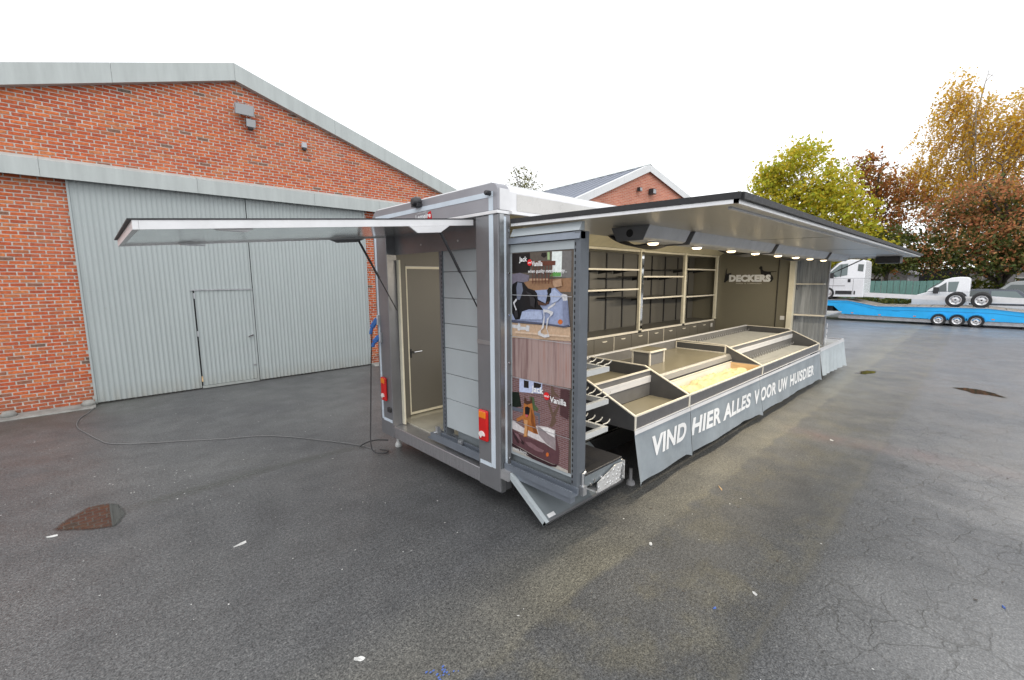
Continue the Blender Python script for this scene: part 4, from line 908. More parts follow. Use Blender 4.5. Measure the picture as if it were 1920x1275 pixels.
BX(11.17, 11.49, YS-.008, 5.25, .38, 1.16).build('end_cabinet', 'drawer_front', sh)
BX(11.2, 11.30, YS-.02, YS-.009, 1.02, 1.11).build('socket', 'white_trim', sh)

# ------------------------------------------------------------------ sales counter
ct = thing('sales_counter', 'long stepped sales counter with dark partitions along the open trailer side', 'counter', (7.5, 3.0, .376))
pr_ = [(3.748, .70), (2.302, .70), (2.302, .848), (2.90, 1.118), (3.748, 1.128)]
def partition(x, t=.02, front=True, hi=pr_, name='partition'):
    p = MB().prism(hi, 'x', x-t/2, x+t/2).build(name, 'dark_laminate', ct)
    m = MB(); w_ = t+.006
    for a, b in ((hi[2], hi[3]), (hi[3], hi[4])):
        m.beam((x, a[0], a[1]+.004), (x, b[0], b[1]+.004), w_, .012)
    m.box(x-w_/2, x+w_/2, 2.292, 2.3015, .70, .852)
    m.build('edge_band', 'cream_edge', p); return p
for x in (3.87, 5.07, 7.61, 11.09): partition(x)
BX(3.40, 11.1, 3.75, 3.77, .376, 1.125).build('back_panel', 'mid_laminate', ct)
BX(3.38, 11.1, 3.742, 3.79, 1.126, 1.142).build('back_edge', 'white_trim', ct)
for a, b in ((3.882, 5.058), (5.082, 7.598), (7.622, 11.078)):
    f_ = BX(a, b, 2.302, 2.318, .702, .838).build('front_panel', 'fascia_laminate', ct)
    BX(a, b, 2.296, 2.324, .839, .853).build('top_edge', 'cream_edge', f_)
    BX(a, b, 2.294, 2.301, .70, .712).build('lower_edge', 'white_trim', f_)
for a, b, zz in ((3.882, 5.058, .975), (5.082, 7.598, .985), (7.622, 11.078, .985)):
    BX(a, b, 2.835, 3.748, zz-.02, zz).build('upper_tray', 'tray_board', ct)
for a, b in ((3.882, 5.058), (7.622, 11.078)):
    s_ = BX(a, b, 2.815, 2.832, .76, 1.078).build('step_panel', 'mid_laminate', ct)
    BX(a, b, 2.806, 2.836, 1.079, 1.093).build('step_edge', 'cream_edge', s_)
    BX(a, b, 2.803, 2.8145, .985, 1.015).build('price_rail', 'white_trim', s_)
    BX(a, b, 2.320, 2.813, .735, .755).build('lower_tray', 'tray_board', ct)
    BX(a, b, 2.805, 2.8145, .985-.055, .984).build('price_rail', 'white_trim', s_)
# middle section: smooth counter, nosing and the deep bin
n_ = MB().prism([(2.834, .988), (2.815, .987), (2.79, .965), (2.768, .90), (2.834, .90)], 'x', 5.082, 7.598).build('counter_nosing', 'nosing', ct)
BX(5.082, 7.598, 2.82, 2.834, .70, .899).build('step_panel', 'mid_laminate', ct)
bn = BX(5.14, 7.54, 2.322, 2.775, .60, .615).build('bin', 'bin_white', ct)
BX(5.14, 7.54, 2.755, 2.768, .616, .862).build('bin_side', 'bin_white', bn); BX(5.10, 7.58, 2.750, 2.775, .863, .874).build('bin_edge', 'cream_edge', bn)
BX(7.53, 7.545, 2.322, 2.754, .616, .862).build('bin_end', 'ply_wood', bn); BX(7.5455, 7.565, 2.322, 2.75, .616, .872).build('bin_end', 'mid_laminate', bn)
BX(5.125, 5.14, 2.322, 2.754, .616, .862).build('bin_end', 'mid_laminate', bn)
BX(5.14, 7.54, 2.322, 2.33, .616, .80).build('bin_side', 'bin_white', bn)
# light framed end stop above the middle tray
e_ = BX(7.585, 7.5965, 2.86, 3.745, .99, 1.112).build('end_stop', 'dark_laminate', ct)
BX(7.578, 7.584, 2.862, 3.74, .987, 1.0).box(7.578, 7.584, 2.862, 3.74, 1.10, 1.114).box(7.578, 7.584, 2.862, 2.885, 1.001, 1.099).box(7.578, 7.584, 3.72, 3.74, 1.001, 1.099).build('frame', 'cream_edge', e_)
# ribs in the last section
for k_ in range(21):
    x = 7.78 + k_*.158
    BX(x-.011, x+.011, 2.325, 2.80, .756, .782).build('lower_rib', 'arm_pale', ct)
    BX(x-.011, x+.011, 2.845, 3.74, .986, 1.012).build('upper_rib', 'arm_pale', ct)
m = MB()
for k_ in range(30):
    x = 7.83 + k_*.112; m.tube([(x, 3.735, 1.0), (x, 3.70, 1.03), (x, 3.70, 1.06)], .006, 5); m.tube([(x, 2.80, .79), (x, 2.775, .81), (x, 2.775, .84)], .006, 5)
tag(m.build('divider_clip', 'zinc', ct), kind='stuff')
BX(3.87, 11.09, 3.02, 3.035, .376, .70).build('overhang_shade', 'near_black', ct)  # near-black panel added to paint in the shade under the counter overhang
for x in (5.07, 7.61, 11.0): BX(x-.03, x+.03, 2.36, 2.42, .16, .70).build('support_arm', 'near_black', ct)

bx = thing('pay_box', 'small grey cash box with white edges standing on the counter', 'box', (5.93, 3.35, .986))
BX(5.735, 6.125, 3.21, 3.48, .987, 1.17).build('box_body', 'mid_laminate', bx)
for x in (5.725, 6.125): 
    for y in (3.20, 3.475): BX(x-.004, x+.016, y-.004, y+.016, .987, 1.172).build('corner_edge', 'cream_edge', bx)
BX(5.70, 6.16, 3.18, 3.51, 1.173, 1.195).build('lid', 'cream_edge', bx); BX(5.715, 6.145, 3.20, 3.49, 1.1955, 1.199).build('lid_board', 'tray_board', bx)

# crumpled yellow cloth in the bin
nx, ny = 110, 30; vs = []; 
for i in range(nx):
    for j in range(ny):
        u, v = i/(nx-1), j/(ny-1); x = 5.18 + 2.32*u; y = 2.34+.40*v
        e = min(1, min(u, 1-u)*9)*min(1, min(v, 1-v)*3.2+.35)
        q = mnoise.noise(Vector((x*1.6, y*2.4, 3.1)))*.5 + .5; r1 = 1-abs(mnoise.noise(Vector((x*3.4+y*2, y*6-x, 7.7)))); r2 = 1-abs(mnoise.noise(Vector((x*9-y*5, y*11, 1.7))))
        z = .62 + e*(.075 + .06*q + .085*r1 + .035*r2) + .02*mnoise.noise(Vector((x*2.5, y*9, 9)))
        yy = y + .02*mnoise.noise(Vector((x*5, y*5, 2)))
        vs.append((x + .03*mnoise.noise(Vector((x*4, y*6, 5))), min(max(yy, 2.335), 2.745), max(z, .618)))
fs = [(i*ny+j, (i+1)*ny+j, (i+1)*ny+j+1, i*ny+j+1) for i in range(nx-1) for j in range(ny-1)]
tag(MB().add(vs, fs).build('cloth', 'cloth_yellow', smooth=True), 'crumpled yellow dust cloth lying in the counter bin', 'cloth')

# ------------------------------------------------------------------ grey banner cloths with lettering
def fold(x, t):
    """outward bulge of the hanging cloth at x, t = 0 top .. 1 hem"""
    a = mnoise.noise(Vector((x*1.1, 0, 4)))*.035 + mnoise.noise(Vector((x*3.3, 0, 8)))*.014
    return 2.288 - t*(.035 + a) - .012*t*t
def hem(x):
    return .16 - .0085*(x-3.9) + .024*mnoise.noise(Vector((x*.9, 3, 1))) + .009*mnoise.noise(Vector((x*3, 3, 1)))
def banner(x0, x1, label, mat='cloth_banner', zt0=.69, yo=0, pleat=0, texts=()):
    N, M = max(8, int((x1-x0)*26)), 10; vs = []
    for i in range(N+1):
        u = i/N; x = x0 + (x1-x0)*u
        zt = zt0 + .008 - .0035*(x-3.9)
        if pleat: zt = zt0
        edge = (max(0, .06-u*(x1-x0)) + max(0, .06-(1-u)*(x1-x0)))*.6
        for j in range(M+1):
            t = j/M; y = fold(x, t) + yo - edge*t - pleat*t*math.sin(x*17+.8*math.sin(x*7))
            vs.append((x, y, zt + (hem(x)-edge*.6-zt)*t))
    fs = [(i*(M+1)+j, (i+1)*(M+1)+j, (i+1)*(M+1)+j+1, i*(M+1)+j+1) for i in range(N) for j in range(M)]
    root = thing('banner', label, 'banner', ((x0+x1)/2, 2.28+yo, .05), 'grey cloths hung along the counter front')
    o = MB().add(vs, fs).build('cloth_sheet', mat, root, smooth=True)
    hv, hf = [], []
    for i in range(N+1):
        a = vs[i*(M+1)]; b = vs[i*(M+1)+1]; q = .62
        c = tuple(a[k]+(b[k]-a[k])*q for k in range(3))
        hv += [(a[0], a[1]-.004, a[2]+.008), (c[0], c[1]-.005, c[2])]
    hf = [(2*i, 2*i+2, 2*i+3, 2*i+1) for i in range(N)]
    MB().add(hv, hf).build('hem_strip', 'white_trim', root, smooth=True)
    for s, xa, xb in texts:
        def fn(u, v, xa=xa, xb=xb):
            x = xa+(xb-xa)*u; z0 = .355-.0155*(x-4.2); z = z0 + .215*v*(1-.004*(x-4))
            t = (.69-.0035*(x-3.9)-z)/(.69-hem(x)); return (x, fold(x, t)+yo-.006, z)
        uv, ff = text_mesh(s, bold=.04, shear=.2, spacing=1.05, res=4)
        MB().add([fn(u, v) for u, v in uv], ff).build('lettering', 'letter_white', root, recalc=False)
    return root
banner(3.84, 5.075, 'grey cloth reading VIND hanging under the near counter end', texts=[('VIND', 4.17, 4.98)])
banner(5.085, 7.445, 'grey cloth reading HIER ALLES V below the yellow cloth bin', texts=[('HIER', 5.10, 5.92), ('ALLES', 6.0, 7.08), ('V', 7.225, 7.44)])
banner(7.455, 11.10, 'grey cloth reading OOR UW HUISDIER below the ribbed trays', texts=[('OOR', 7.475, 8.22), ('UW', 8.34, 8.86), ('HUISDIER', 8.98, 10.62)])
banner(11.14, 13.45, 'plain pleated pale grey cloth under the far counter box', 'cloth_banner_light', .70, .0, .018)

# far box counter and far rack outside the end wall
fb = thing('side_counter', 'low grey counter box with white rim beyond the ribbed trays', 'counter', (12.3, 2.6, 0))
BX(11.14, 13.42, 2.31, 2.95, .62, .70).build('counter_top', 'zinc', fb); 
BX(11.13, 13.45, 2.292, 2.309, .66, .735).box(13.425, 13.45, 2.31, 2.95, .66, .735).box(11.12, 11.138, 2.31, 2.95, .66, .735).build('rim', 'white_trim', fb)
for x in (11.3, 13.3): BX(x-.03, x+.03, 2.4, 2.46, 0, .619).box(x-.03, x+.03, 2.85, 2.91, 0, .619).build('leg', 'frame_grey', fb)
fr = thing('metal_rack', 'weathered metal plank rack with shelves at the far trailer corner', 'rack', (11.8, 2.6, .5))
for i in range(6):
    ya = 2.40 + i*.098; BX(11.80, 11.82, ya+.002, ya+.096, .74, 2.70).build('plank', 'plank_metal', fr)
BX(11.78, 11.86, 2.375, 2.398, .72, 2.72).build('upright', 'frame_grey', fr); BX(11.78, 11.86, 2.985, 2.994, .72, 2.72).build('upright', 'steel_brushed', fr)
BX(11.60, 11.798, 2.42, 2.985, 2.075, 2.10).build('shelf', 'cream_edge', fr); BX(11.60, 13.3, 2.36, 2.985, 1.385, 1.41).build('shelf', 'zinc', fr); BX(11.59, 11.599, 2.36, 2.985, 1.38, 1.415).build('shelf_edge', 'cream_edge', fr)
for z in (2.0, 1.31): MB().prism([(11.797, z+.07), (11.62, z+.07), (11.797, z-.05)], 'y', 2.95, 2.956).build('bracket', 'frame_grey', fr)
for i in range(4): MB().prism([(2.33, .78+i*.13), (2.338, .83+i*.13), (2.338, .73+i*.13)], 'x', 11.80, 11.86).build('pleat', 'white_trim', fr)

# ------------------------------------------------------------------ power lead
pc = thing('power_cable', 'thin cable from the blue plugs across the asphalt to the wall', 'cable', (1.2, 7.2, 0))
gp_ = [(2.52, 5.30, .012), (2.50, 5.45, .010), (2.40, 5.72, .010), (1.95, 6.50, .010), (1.6, 6.95, .010), (1.17, 7.20, .010), (.75, 7.5, .010), (.39, 7.73, .010), (.01, 8.06, .010), (-.12, 8.4, .01), (-.23, 8.83, .010), (-.33, 9.25, .01), (-.36, 9.6, .010), (-.32, 10.0, .01), (-.23, 10.29, .01), (-.12, 10.75, .012)]
def smooth_line(p, n=8):
    out = []; P3 = [Vector(q) for q in p]
    for i in range(len(P3)-1):
        a, b, c, d = P3[max(i-1, 0)], P3[i], P3[i+1], P3[min(i+2, len(P3)-1)]
        for j in range(n):
            t = j/n; out.append(.5*((2*b)+(c-a)*t+(2*a-5*b+4*c-d)*t*t+(3*b-a-3*c+d)*t**3))
    return out+[P3[-1]]
MB().tube(smooth_line(gp_), .0065, 6).build('ground_lead', 'cable_grey', pc, smooth=True)
MB().tube(smooth_line([(2.60, 5.40, 1.56), (2.58, 5.41, 1.3), (2.56, 5.42, .9), (2.53, 5.41, .45), (2.47, 5.32, .12), (2.46, 5.20, .03), (2.56, 5.10, .02), (2.62, 5.16, .02), (2.56, 5.26, .02)]), .0075, 6).build('hanging_lead', 'cable_black', pc, smooth=True)
MB().tube(smooth_line([(2.42, 5.55, .02), (2.5, 5.52, .06), (2.62, 5.48, .075), (2.76, 5.40, .06)]), .009, 6).build('short_lead', 'cable_black', pc, smooth=True)
def plug(y, z, s, par):
    b = MB().beam((2.655, y, z+.01), (2.60, y+.05, z-.10*s), .06, .06).build('plug', 'plug_blue', par, bevel=.012)
    MB().beam((2.60, y+.05, z-.10*s), (2.585, y+.065, z-.19*s), .038, .038).build('plug_sleeve', 'plug_blue', b, bevel=.01)
    MB().box(2.635, 2.66, y-.055, y-.01, z-.07, z+.06).build('socket_flap', 'plug_grey', b, bevel=.005)
plug(5.35, 1.72, 1.0, pc); plug(5.31, 1.50, .7, pc)
# ------------------------------------------------------------------ blue car transporter across the yard
XT = 28.4
tp = thing('car_transporter', 'bright blue flatbed car trailer with three axles across the yard', 'trailer', (XT+1.1, 2.2, 0))
top = [(8.3, 1.06), (5.95, 1.05), (4.85, 1.06), (3.62, .80), (1.23, .845), (-.17, .85), (-1.3, .72), (-4.2, .70)]
bot = [(-4.2, .31), (-.02, .285), (1.66, .29), (2.45, .30), (5.03, .36), (5.42, .75), (8.3, .80)]
for x in (XT, XT+2.25):
    sb = MB().prism(top+bot, 'x', x, x+.05).build('side_beam', 'blue_paint', tp)
    m = MB()
    for a, b in zip(top[:-1], top[1:]): m.beam((x-.012, a[0], a[1]+.012), (x-.012, b[0], b[1]+.012), .05, .028)
    m.build('edge_rail', 'zinc', sb)
    m = MB(); mid = [(5.6, .93), (4.7, .92), (3.55, .63), (1.2, .65), (-.3, .65), (-1.4, .52), (-4.2, .5)]
    for a, b in zip(mid[:-1], mid[1:]): m.beam((x-.004, a[0], a[1]), (x-.004, b[0], b[1]), .008, .012)
    m.build('pressed_line', 'blue_dark', sb)
    for y in (4.6, 3.5, 2.2, -.35): BX(x-.008, x-.001, y-.05, y+.05, .36 if y < 4 else .40, .40 if y < 4 else .44).build('side_marker', 'lens_orange', sb)
    BX(x-.006, x-.001, 2.75, 3.05, .585, .60).build('decal', 'blue_dark', sb)
for i, (a, b) in enumerate(zip(top[:-1], top[1:])):
    n = max(1, int(abs(a[0]-b[0])/.42))
    for q in range(n):
        u0, u1 = q/n, (q+1)/n-.02
        y0, z0 = a[0]+(b[0]-a[0])*u0, a[1]+(b[1]-a[1])*u0; y1, z1 = a[0]+(b[0]-a[0])*u1, a[1]+(b[1]-a[1])*u1
        MB().add([(XT+.051, y0, z0), (XT+2.249, y0, z0), (XT+2.249, y1, z1), (XT+.051, y1, z1), (XT+.051, y0, z0-.04), (XT+2.249, y0, z0-.04), (XT+2.249, y1, z1-.04), (XT+.051, y1, z1-.04)],
                 [(0,1,2,3),(7,6,5,4),(0,4,5,1),(1,5,6,2),(2,6,7,3),(3,7,4,0)]).build('deck_plank', 'deck_board', tp)
BX(XT+.5, XT+1.8, 5.6, 9.2, .45, .62).build('drawbar', 'frame_grey', tp)
BX(XT+.1, XT+2.2, 5.45, 6.3, .46, .76).build('hitch_box', 'near_black', tp)
BX(XT+.3, XT+2.0, -4.2, 5.0, .30, .42).build('chassis', 'frame_grey', tp)
BX(XT+.25, XT+.30, -4.2, 5.2, .10, .25).build('under_rail', 'zinc', tp)
def wheel(par, x, y, r, w, face, hub=.62, name='wheel'):
    """face -1: outer side towards -x"""
    a = MB().lathe([(r*.62, -w/2), (r*.92, -w/2), (r, -w*.32), (r, w*.32), (r*.92, w/2), (r*.62, w/2), (r*.62, -w/2)], (x, y, 0), 'x', 30, cap=False)
    a.v = [(p[0], p[1], p[2]+wheel.z) for p in a.v]; t = a.build(name, 'tyre', par, smooth=False)
    f = face*w/2
    b = MB().lathe([(r*.60, f*.2), (r*.63, f*1.02), (r*.58, f*1.04), (r*.52, f*.72), (r*.36, f*.66), (r*.24, f*.9), (r*.10, f*.92), (r*.08, f*.86)], (x, y, wheel.z), 'x', 30).build('rim', 'rim_silver', t, smooth=True)
    m = MB()
    for i in range(6):
        an = i*PI/3+.3; m.cyl((x+f*.60, y+r*.44*math.cos(an), wheel.z+r*.44*math.sin(an)), (x+f*.76, y+r*.44*math.cos(an), wheel.z+r*.44*math.sin(an)), r*.055, 8)
    m.cyl((x+f*.7, y, wheel.z), (x+f*.96, y, wheel.z), r*.09, 12).build('hub', 'near_black', t)
    return t
for y in (1.37, .76, .16):
    for x, fc in ((XT+.07, -1), (XT+2.2, 1)): wheel.z = .265; wheel(tp, x, y, .265, .2, fc)
    a_ = [(y+.33*math.cos(t), .27+.34*math.sin(t)) for t in np.linspace(0, PI, 12)]
    MB().prism(a_+[(y-.30, .27)]+[(y+.29*math.cos(t), .27+.29*math.sin(t)) for t in np.linspace(PI, 0, 12)], 'x', XT-.06, XT+.0).build('mudguard', 'blue_paint', tp)

# ------------------------------------------------------------------ white chassis cabs
def van(name, label, x0, prof_low, prof_up, belt, width, glass, par_loc, mat='van_white', extras=None, group=None):
    t = thing(name, label, 'van', par_loc, group)
    lo = MB().prism(prof_low, 'x', x0, x0+width).build('body', mat, t, bevel=.035, seg=3)
    off = lambda z: max(0, (z-belt))*.17
    n = len(prof_up)
    vs = [(x0+.004+off(z), y, z) for y, z in prof_up] + [(x0+width-.004-off(z), y, z) for y, z in prof_up]
    up = MB().add(vs, [tuple(range(n)), tuple(range(2*n-1, n-1, -1))] + [(i, i+n, (i+1) % n+n, (i+1) % n) for i in range(n)]).build('cab_top', mat, t, bevel=.04, seg=3)
    for nm, g, m in glass:
        k_ = len(g); d = .010
        for sgn in (0, 1):
            f = (lambda z: x0+.004+off(z)) if sgn == 0 else (lambda z: x0+width-.004-off(z))
            s = -1 if sgn == 0 else 1
            vs = [(f(z)+s*d, y, z) for y, z in g] + [(f(z)-s*.02, y, z) for y, z in g]
            MB().add(vs, [tuple(range(k_)), tuple(range(2*k_-1, k_-1, -1))] + [(i, i+k_, (i+1) % k_+k_, (i+1) % k_) for i in range(k_)]).build(nm, m, t)
    return t, off
x1 = 28.62
low1 = [(6.10, 1.20), (6.14, 1.62), (6.05, 1.98), (5.86, 2.16), (4.28, 2.16), (4.27, 1.22), (5.55, 1.22), (5.62, 1.42), (5.80, 1.55), (5.98, 1.50), (6.06, 1.35)]
up1 = [(5.90, 2.162), (6.02, 2.30), (5.80, 2.52), (5.42, 2.98), (5.20, 3.10), (4.95, 3.15), (4.42, 3.12), (4.29, 3.02), (4.275, 2.162)]
v1, of1 = van('chassis_cab', 'white chassis cab van riding on the blue trailer, facing left', x1, low1, up1, 2.16, 1.95,
    [('side_window', [(5.50, 2.24), (5.83, 2.42), (5.36, 2.90), (5.02, 2.94), (5.00, 2.34)], 'glass_green'), ('rear_window', [(4.59, 2.55), (4.59, 2.90), (4.36, 2.88), (4.36, 2.52)], 'glass_dark')], (x1+1, 4.2, .85))
BX(x1-.002, x1+.02, 5.26, 5.28, 2.25, 2.92).build('window_bar', 'black_plastic', v1)
BX(x1-.012, x1-.001, 4.74, 5.44, 1.36, 1.54).build('trim_strip', 'black_plastic', v1); BX(x1-.012, x1-.001, 4.60, 4.66, 1.36, 1.54).build('trim_strip', 'black_plastic', v1)
BX(x1-.0025, x1-.001, 4.705, 4.715, 1.34, 2.15).box(x1-.0025, x1-.001, 5.56, 5.57, 1.60, 2.15).box(x1-.0025, x1-.001, 4.72, 5.56, 1.33, 1.338).build('door_gap', 'near_black', v1)
BX(x1-.010, x1-.001, 5.05, 5.75, 1.78, 1.81).build('moulding', 'frame_grey', v1)
BX(x1-.02, x1-.001, 4.83, 4.95, 1.98, 2.15).build('handle', 'black_plastic', v1, bevel=.02)
MB().beam((x1, 5.55, 2.33), (x1-.28, 5.62, 2.30), .06, .06).box(x1-.38, x1-.20, 5.52, 5.66, 2.18, 2.46).build('wing_mirror', 'black_plastic', v1, bevel=.02)
BX(x1+1.95, x1+2.25, 5.75, 5.9, 2.35, 2.75).build('wing_mirror', 'black_plastic', v1, bevel=.02)
BX(x1+.1, x1+1.85, 6.10, 6.20, 1.12, 1.55).build('bumper', 'frame_grey', v1, bevel=.03)
BX(x1+.12, x1+1.82, 6.04, 6.10, 1.58, 1.85).build('grille', 'black_plastic', v1)
for x in (x1+.06, x1+1.5): BX(x, x+.38, 5.98, 6.08, 1.86, 2.10).build('headlight', 'lamp_glass', v1, bevel=.03)
MB().add([(x1+.15, 5.83, 2.50), (x1+1.8, 5.83, 2.50), (x1+1.72, 5.45, 2.98), (x1+.23, 5.45, 2.98), (x1+.15, 5.87, 2.52), (x1+1.8, 5.87, 2.52), (x1+1.72, 5.49, 3.0), (x1+.23, 5.49, 3.0)], [(3,2,1,0),(4,5,6,7),(0,1,5,4),(1,2,6,5),(2,3,7,6),(3,0,4,7)]).build('windscreen', 'glass_dark', v1)
MB().prism([(4.26, 1.42), (2.3, 1.33), (.9, 1.30), (-3.2, 1.24), (-3.2, 1.06), (.9, 1.12), (2.3, 1.18), (4.26, 1.24)], 'x', x1+.25, x1+.36).build('chassis_rail', 'white_trim', v1)
MB().prism([(4.26, 1.42), (2.3, 1.33), (.9, 1.30), (-3.2, 1.24), (-3.2, 1.06), (.9, 1.12), (2.3, 1.18), (4.26, 1.24)], 'x', x1+1.6, x1+1.71).build('chassis_rail', 'white_trim', v1)
for y in (3.6, 2.6, 1.2, .3, -1.2): BX(x1+.361, x1+1.599, y-.04, y+.04, 1.14, 1.22).build('crossmember', 'frame_grey', v1)
for x, fc in ((x1+.10, -1), (x1+1.83, 1)):
    wheel.z = 1.40; wheel(v1, x, 5.80, .335, .22, fc)
    wheel.z = 1.185; wheel(v1, x-.06*(-fc)*-1*0+(-.1 if fc < 0 else .1), .90, .335, .24, fc); wheel(v1, x+(-.1 if fc < 0 else .1), .08, .335, .24, fc)
BX(x1+.02, x1+1.9, .86, .94, 1.14, 1.22).box(x1+.02, x1+1.9, .04, .12, 1.14, 1.22).build('axle', 'frame_grey', v1)
x2 = 31.2
low2 = [(2.60, .82), (2.62, 1.20), (2.40, 1.33), (2.05, 1.46), (1.72, 1.47), (.53, 1.47), (.52, .55), (2.45, .5)]
up2 = [(2.08, 1.472), (1.98, 1.60), (1.62, 1.88), (1.42, 2.10), (1.20, 2.19), (.90, 2.23), (.62, 2.21), (.53, 2.11), (.525, 1.472)]
v2, of2 = van('chassis_cab', 'white chassis cab on the ground behind the two large trailer tyres', x2, low2, up2, 1.47, 1.95,
    [('side_window', [(1.88, 1.50), (1.72, 1.66), (1.38, 1.96), (1.33, 1.50)], 'glass_dark'), ('side_window', [(1.29, 1.50), (1.31, 1.98), (.93, 2.0), (1.0, 1.50)], 'glass_green')], (x2+1, 1.3, 0))
BX(x2-.26, x2-.10, 1.62, 1.82, 1.40, 1.72).beam((x2-.15, 1.7, 1.48), (x2, 1.66, 1.48), .06, .06).build('wing_mirror', 'black_plastic', v2, bevel=.02)
MB().add([(x2+.15, 2.02, 1.58), (x2+1.8, 2.02, 1.58), (x2+1.72, 1.46, 2.08), (x2+.23, 1.46, 2.08), (x2+.15, 2.05, 1.60), (x2+1.8, 2.05, 1.60), (x2+1.72, 1.49, 2.10), (x2+.23, 1.49, 2.10)], [(3,2,1,0),(4,5,6,7),(0,1,5,4),(1,2,6,5),(2,3,7,6),(3,0,4,7)]).build('windscreen', 'glass_dark', v2)
BX(x2+.02, x2+1.93, 2.55, 2.72, .45, .85).build('bumper', 'frame_grey', v2, bevel=.04)
for x, fc in ((x2+.10, -1), (x2+1.83, 1)): wheel.z = .335; wheel(v2, x, 2.0, .335, .22, fc); wheel(v2, x, -1.6, .335, .22, fc)
BX(x2+.3, x2+.42, -3.2, .52, .62, .80).box(x2+1.5, x2+1.62, -3.2, .52, .62, .80).build('chassis_rail', 'white_trim', v2)
MB().prism([(.50, .95), (.50, 1.25), (-.2, 1.30), (-.9, 1.24), (-2.6, 1.15), (-2.6, .95)], 'x', x1+2.9, x1+2.95).build('tail_panel', 'van_white', v2)

# parked cars further back
def car(name, label, cat, x0, y_front, L_, h, mat, loc, tall=False):
    t = thing(name, label, cat, loc); s = -1
    Y = lambda u: y_front - u*L_
    if tall:
        low = [(Y(0), .35), (Y(0), .85), (Y(.03), 1.05), (Y(.16), 1.22), (Y(1), 1.22), (Y(1), .35)]
        up = [(Y(.17), 1.222), (Y(.30), h-.08), (Y(.36), h), (Y(.97), h), (Y(1), h-.1), (Y(1), 1.222)]
        gl = [('side_window', [(Y(.21), 1.27), (Y(.31), h-.2), (Y(.43), h-.2), (Y(.43), 1.27)], 'glass_dark')]
        belt = 1.22
    else:
        low = [(Y(0), .30), (Y(0), .65), (Y(.05), .80), (Y(.25), .92), (Y(.97), .98), (Y(1), .7), (Y(1), .3)]
        up = [(Y(.25), .922), (Y(.40), h-.06), (Y(.48), h), (Y(.78), h-.02), (Y(.93), .99)]
        gl = [('side_window', [(Y(.31), .97), (Y(.42), h-.1), (Y(.56), h-.08), (Y(.56), .98)], 'glass_dark'), ('side_window', [(Y(.58), .98), (Y(.58), h-.08), (Y(.76), h-.1), (Y(.86), 1.0)], 'glass_green')]
        belt = .92
    off = lambda z: max(0, z-belt)*.25
    MB().prism(low, 'x', x0, x0+1.75).build('body', mat, t, bevel=.05, seg=3)
    n = len(up)
    MB().add([(x0+.01+off(z), y, z) for y, z in up]+[(x0+1.74-off(z), y, z) for y, z in up], [tuple(range(n)), tuple(range(2*n-1, n-1, -1))] + [(i, i+n, (i+1) % n+n, (i+1) % n) for i in range(n)]).build('cab_top', mat, t, bevel=.04, seg=3)
    for nm, g, m in gl:
        k_ = len(g)
        MB().add([(x0+off(z)-.004, y, z) for y, z in g]+[(x0+.03+off(z), y, z) for y, z in g], [tuple(range(k_)), tuple(range(2*k_-1, k_-1, -1))]+[(i, i+k_, (i+1) % k_+k_, (i+1) % k_) for i in range(k_)]).build(nm, m, t)
    for y in (Y(.2), Y(.82)):
        for x, fc in ((x0+.08, -1), (x0+1.67, 1)): wheel.z = .31; wheel(t, x, y, .31, .2, fc)
    BX(x0-.008, x0+.02, Y(.99), Y(.90), .72, .84).build('tail_lamp', 'lens_red', t)
    BX(x0+.1, x0+1.65, Y(0), Y(0)+.06, .35, .6).build('bumper', 'frame_grey', t, bevel=.03)
    return t
car('parked_car', 'dark grey car parked behind the twin tyres on the trailer deck', 'car', 33.2, 2.45, 4.6, 1.60, 'car_dark', (34, 0, 0))
car('parked_van', 'tall grey van at the right picture edge behind the trailer', 'van', 35.6, .6, 4.9, 2.0, 'van_grey', (37, -2.6, 0), True)

# ------------------------------------------------------------------ green screen fence, house, hedges
fc_ = thing('screen_fence', 'green slatted screen fence between the two white cabs', 'fence', (38, 5, 0))
for i in range(28):
    y = 1.3 + i*.315
    BX(38.0, 38.03, y+.012, y+.303, .06, 2.0+.02*math.sin(i)).build('fence_board', 'fence_green', fc_)
for i in range(5): BX(38.035, 38.10, 1.3+i*2.1, 1.38+i*2.1, 0, 2.12).build('post', 'frame_grey', fc_)
BX(38.032, 38.06, 1.3, 10, 1.75, 1.82).box(38.032, 38.06, 1.3, 10, .3, .37).build('rail', 'fence_green', fc_)
def house(label, x, y, w_, d_, hw, hr, loc):
    t = thing('house', label, 'house', loc, 'houses behind the trees')
    MB().box(x, x+d_, y, y+w_, 0, hw).prism([(y, hw), (y+w_, hw), (y+w_/2, hr-.1)], 'x', x, x+.02).build('wall', 'render_grey', t)
    m = MB(); m.add([(x-.3, y-.3, hw-.15), (x+d_+.3, y-.3, hw-.15), (x+d_+.3, y+w_/2, hr), (x-.3, y+w_/2, hr), (x-.3, y+w_+.3, hw-.15), (x+d_+.3, y+w_+.3, hw-.15)], [(0,1,2,3),(3,2,5,4)]).build('roof', 'roof_tile', t)
    for a in (.2, .6): 
        f = BX(x-.04, x-.002, y+w_*a, y+w_*a+1.1, 1.0, 2.2).build('window', 'white_trim', t); BX(x-.05, x-.041, y+w_*a+.08, y+w_*a+1.02, 1.08, 2.12).build('pane', 'glass_dark', f)
    return t
house('grey rendered house with a low roof behind the green fence', 49, 4.5, 8, 9, 2.6, 5.2, (52, 8, 0))
house('second grey house set further right behind the copper beech', 52, -8, 9, 9, 2.7, 5.6, (55, -4, 0))

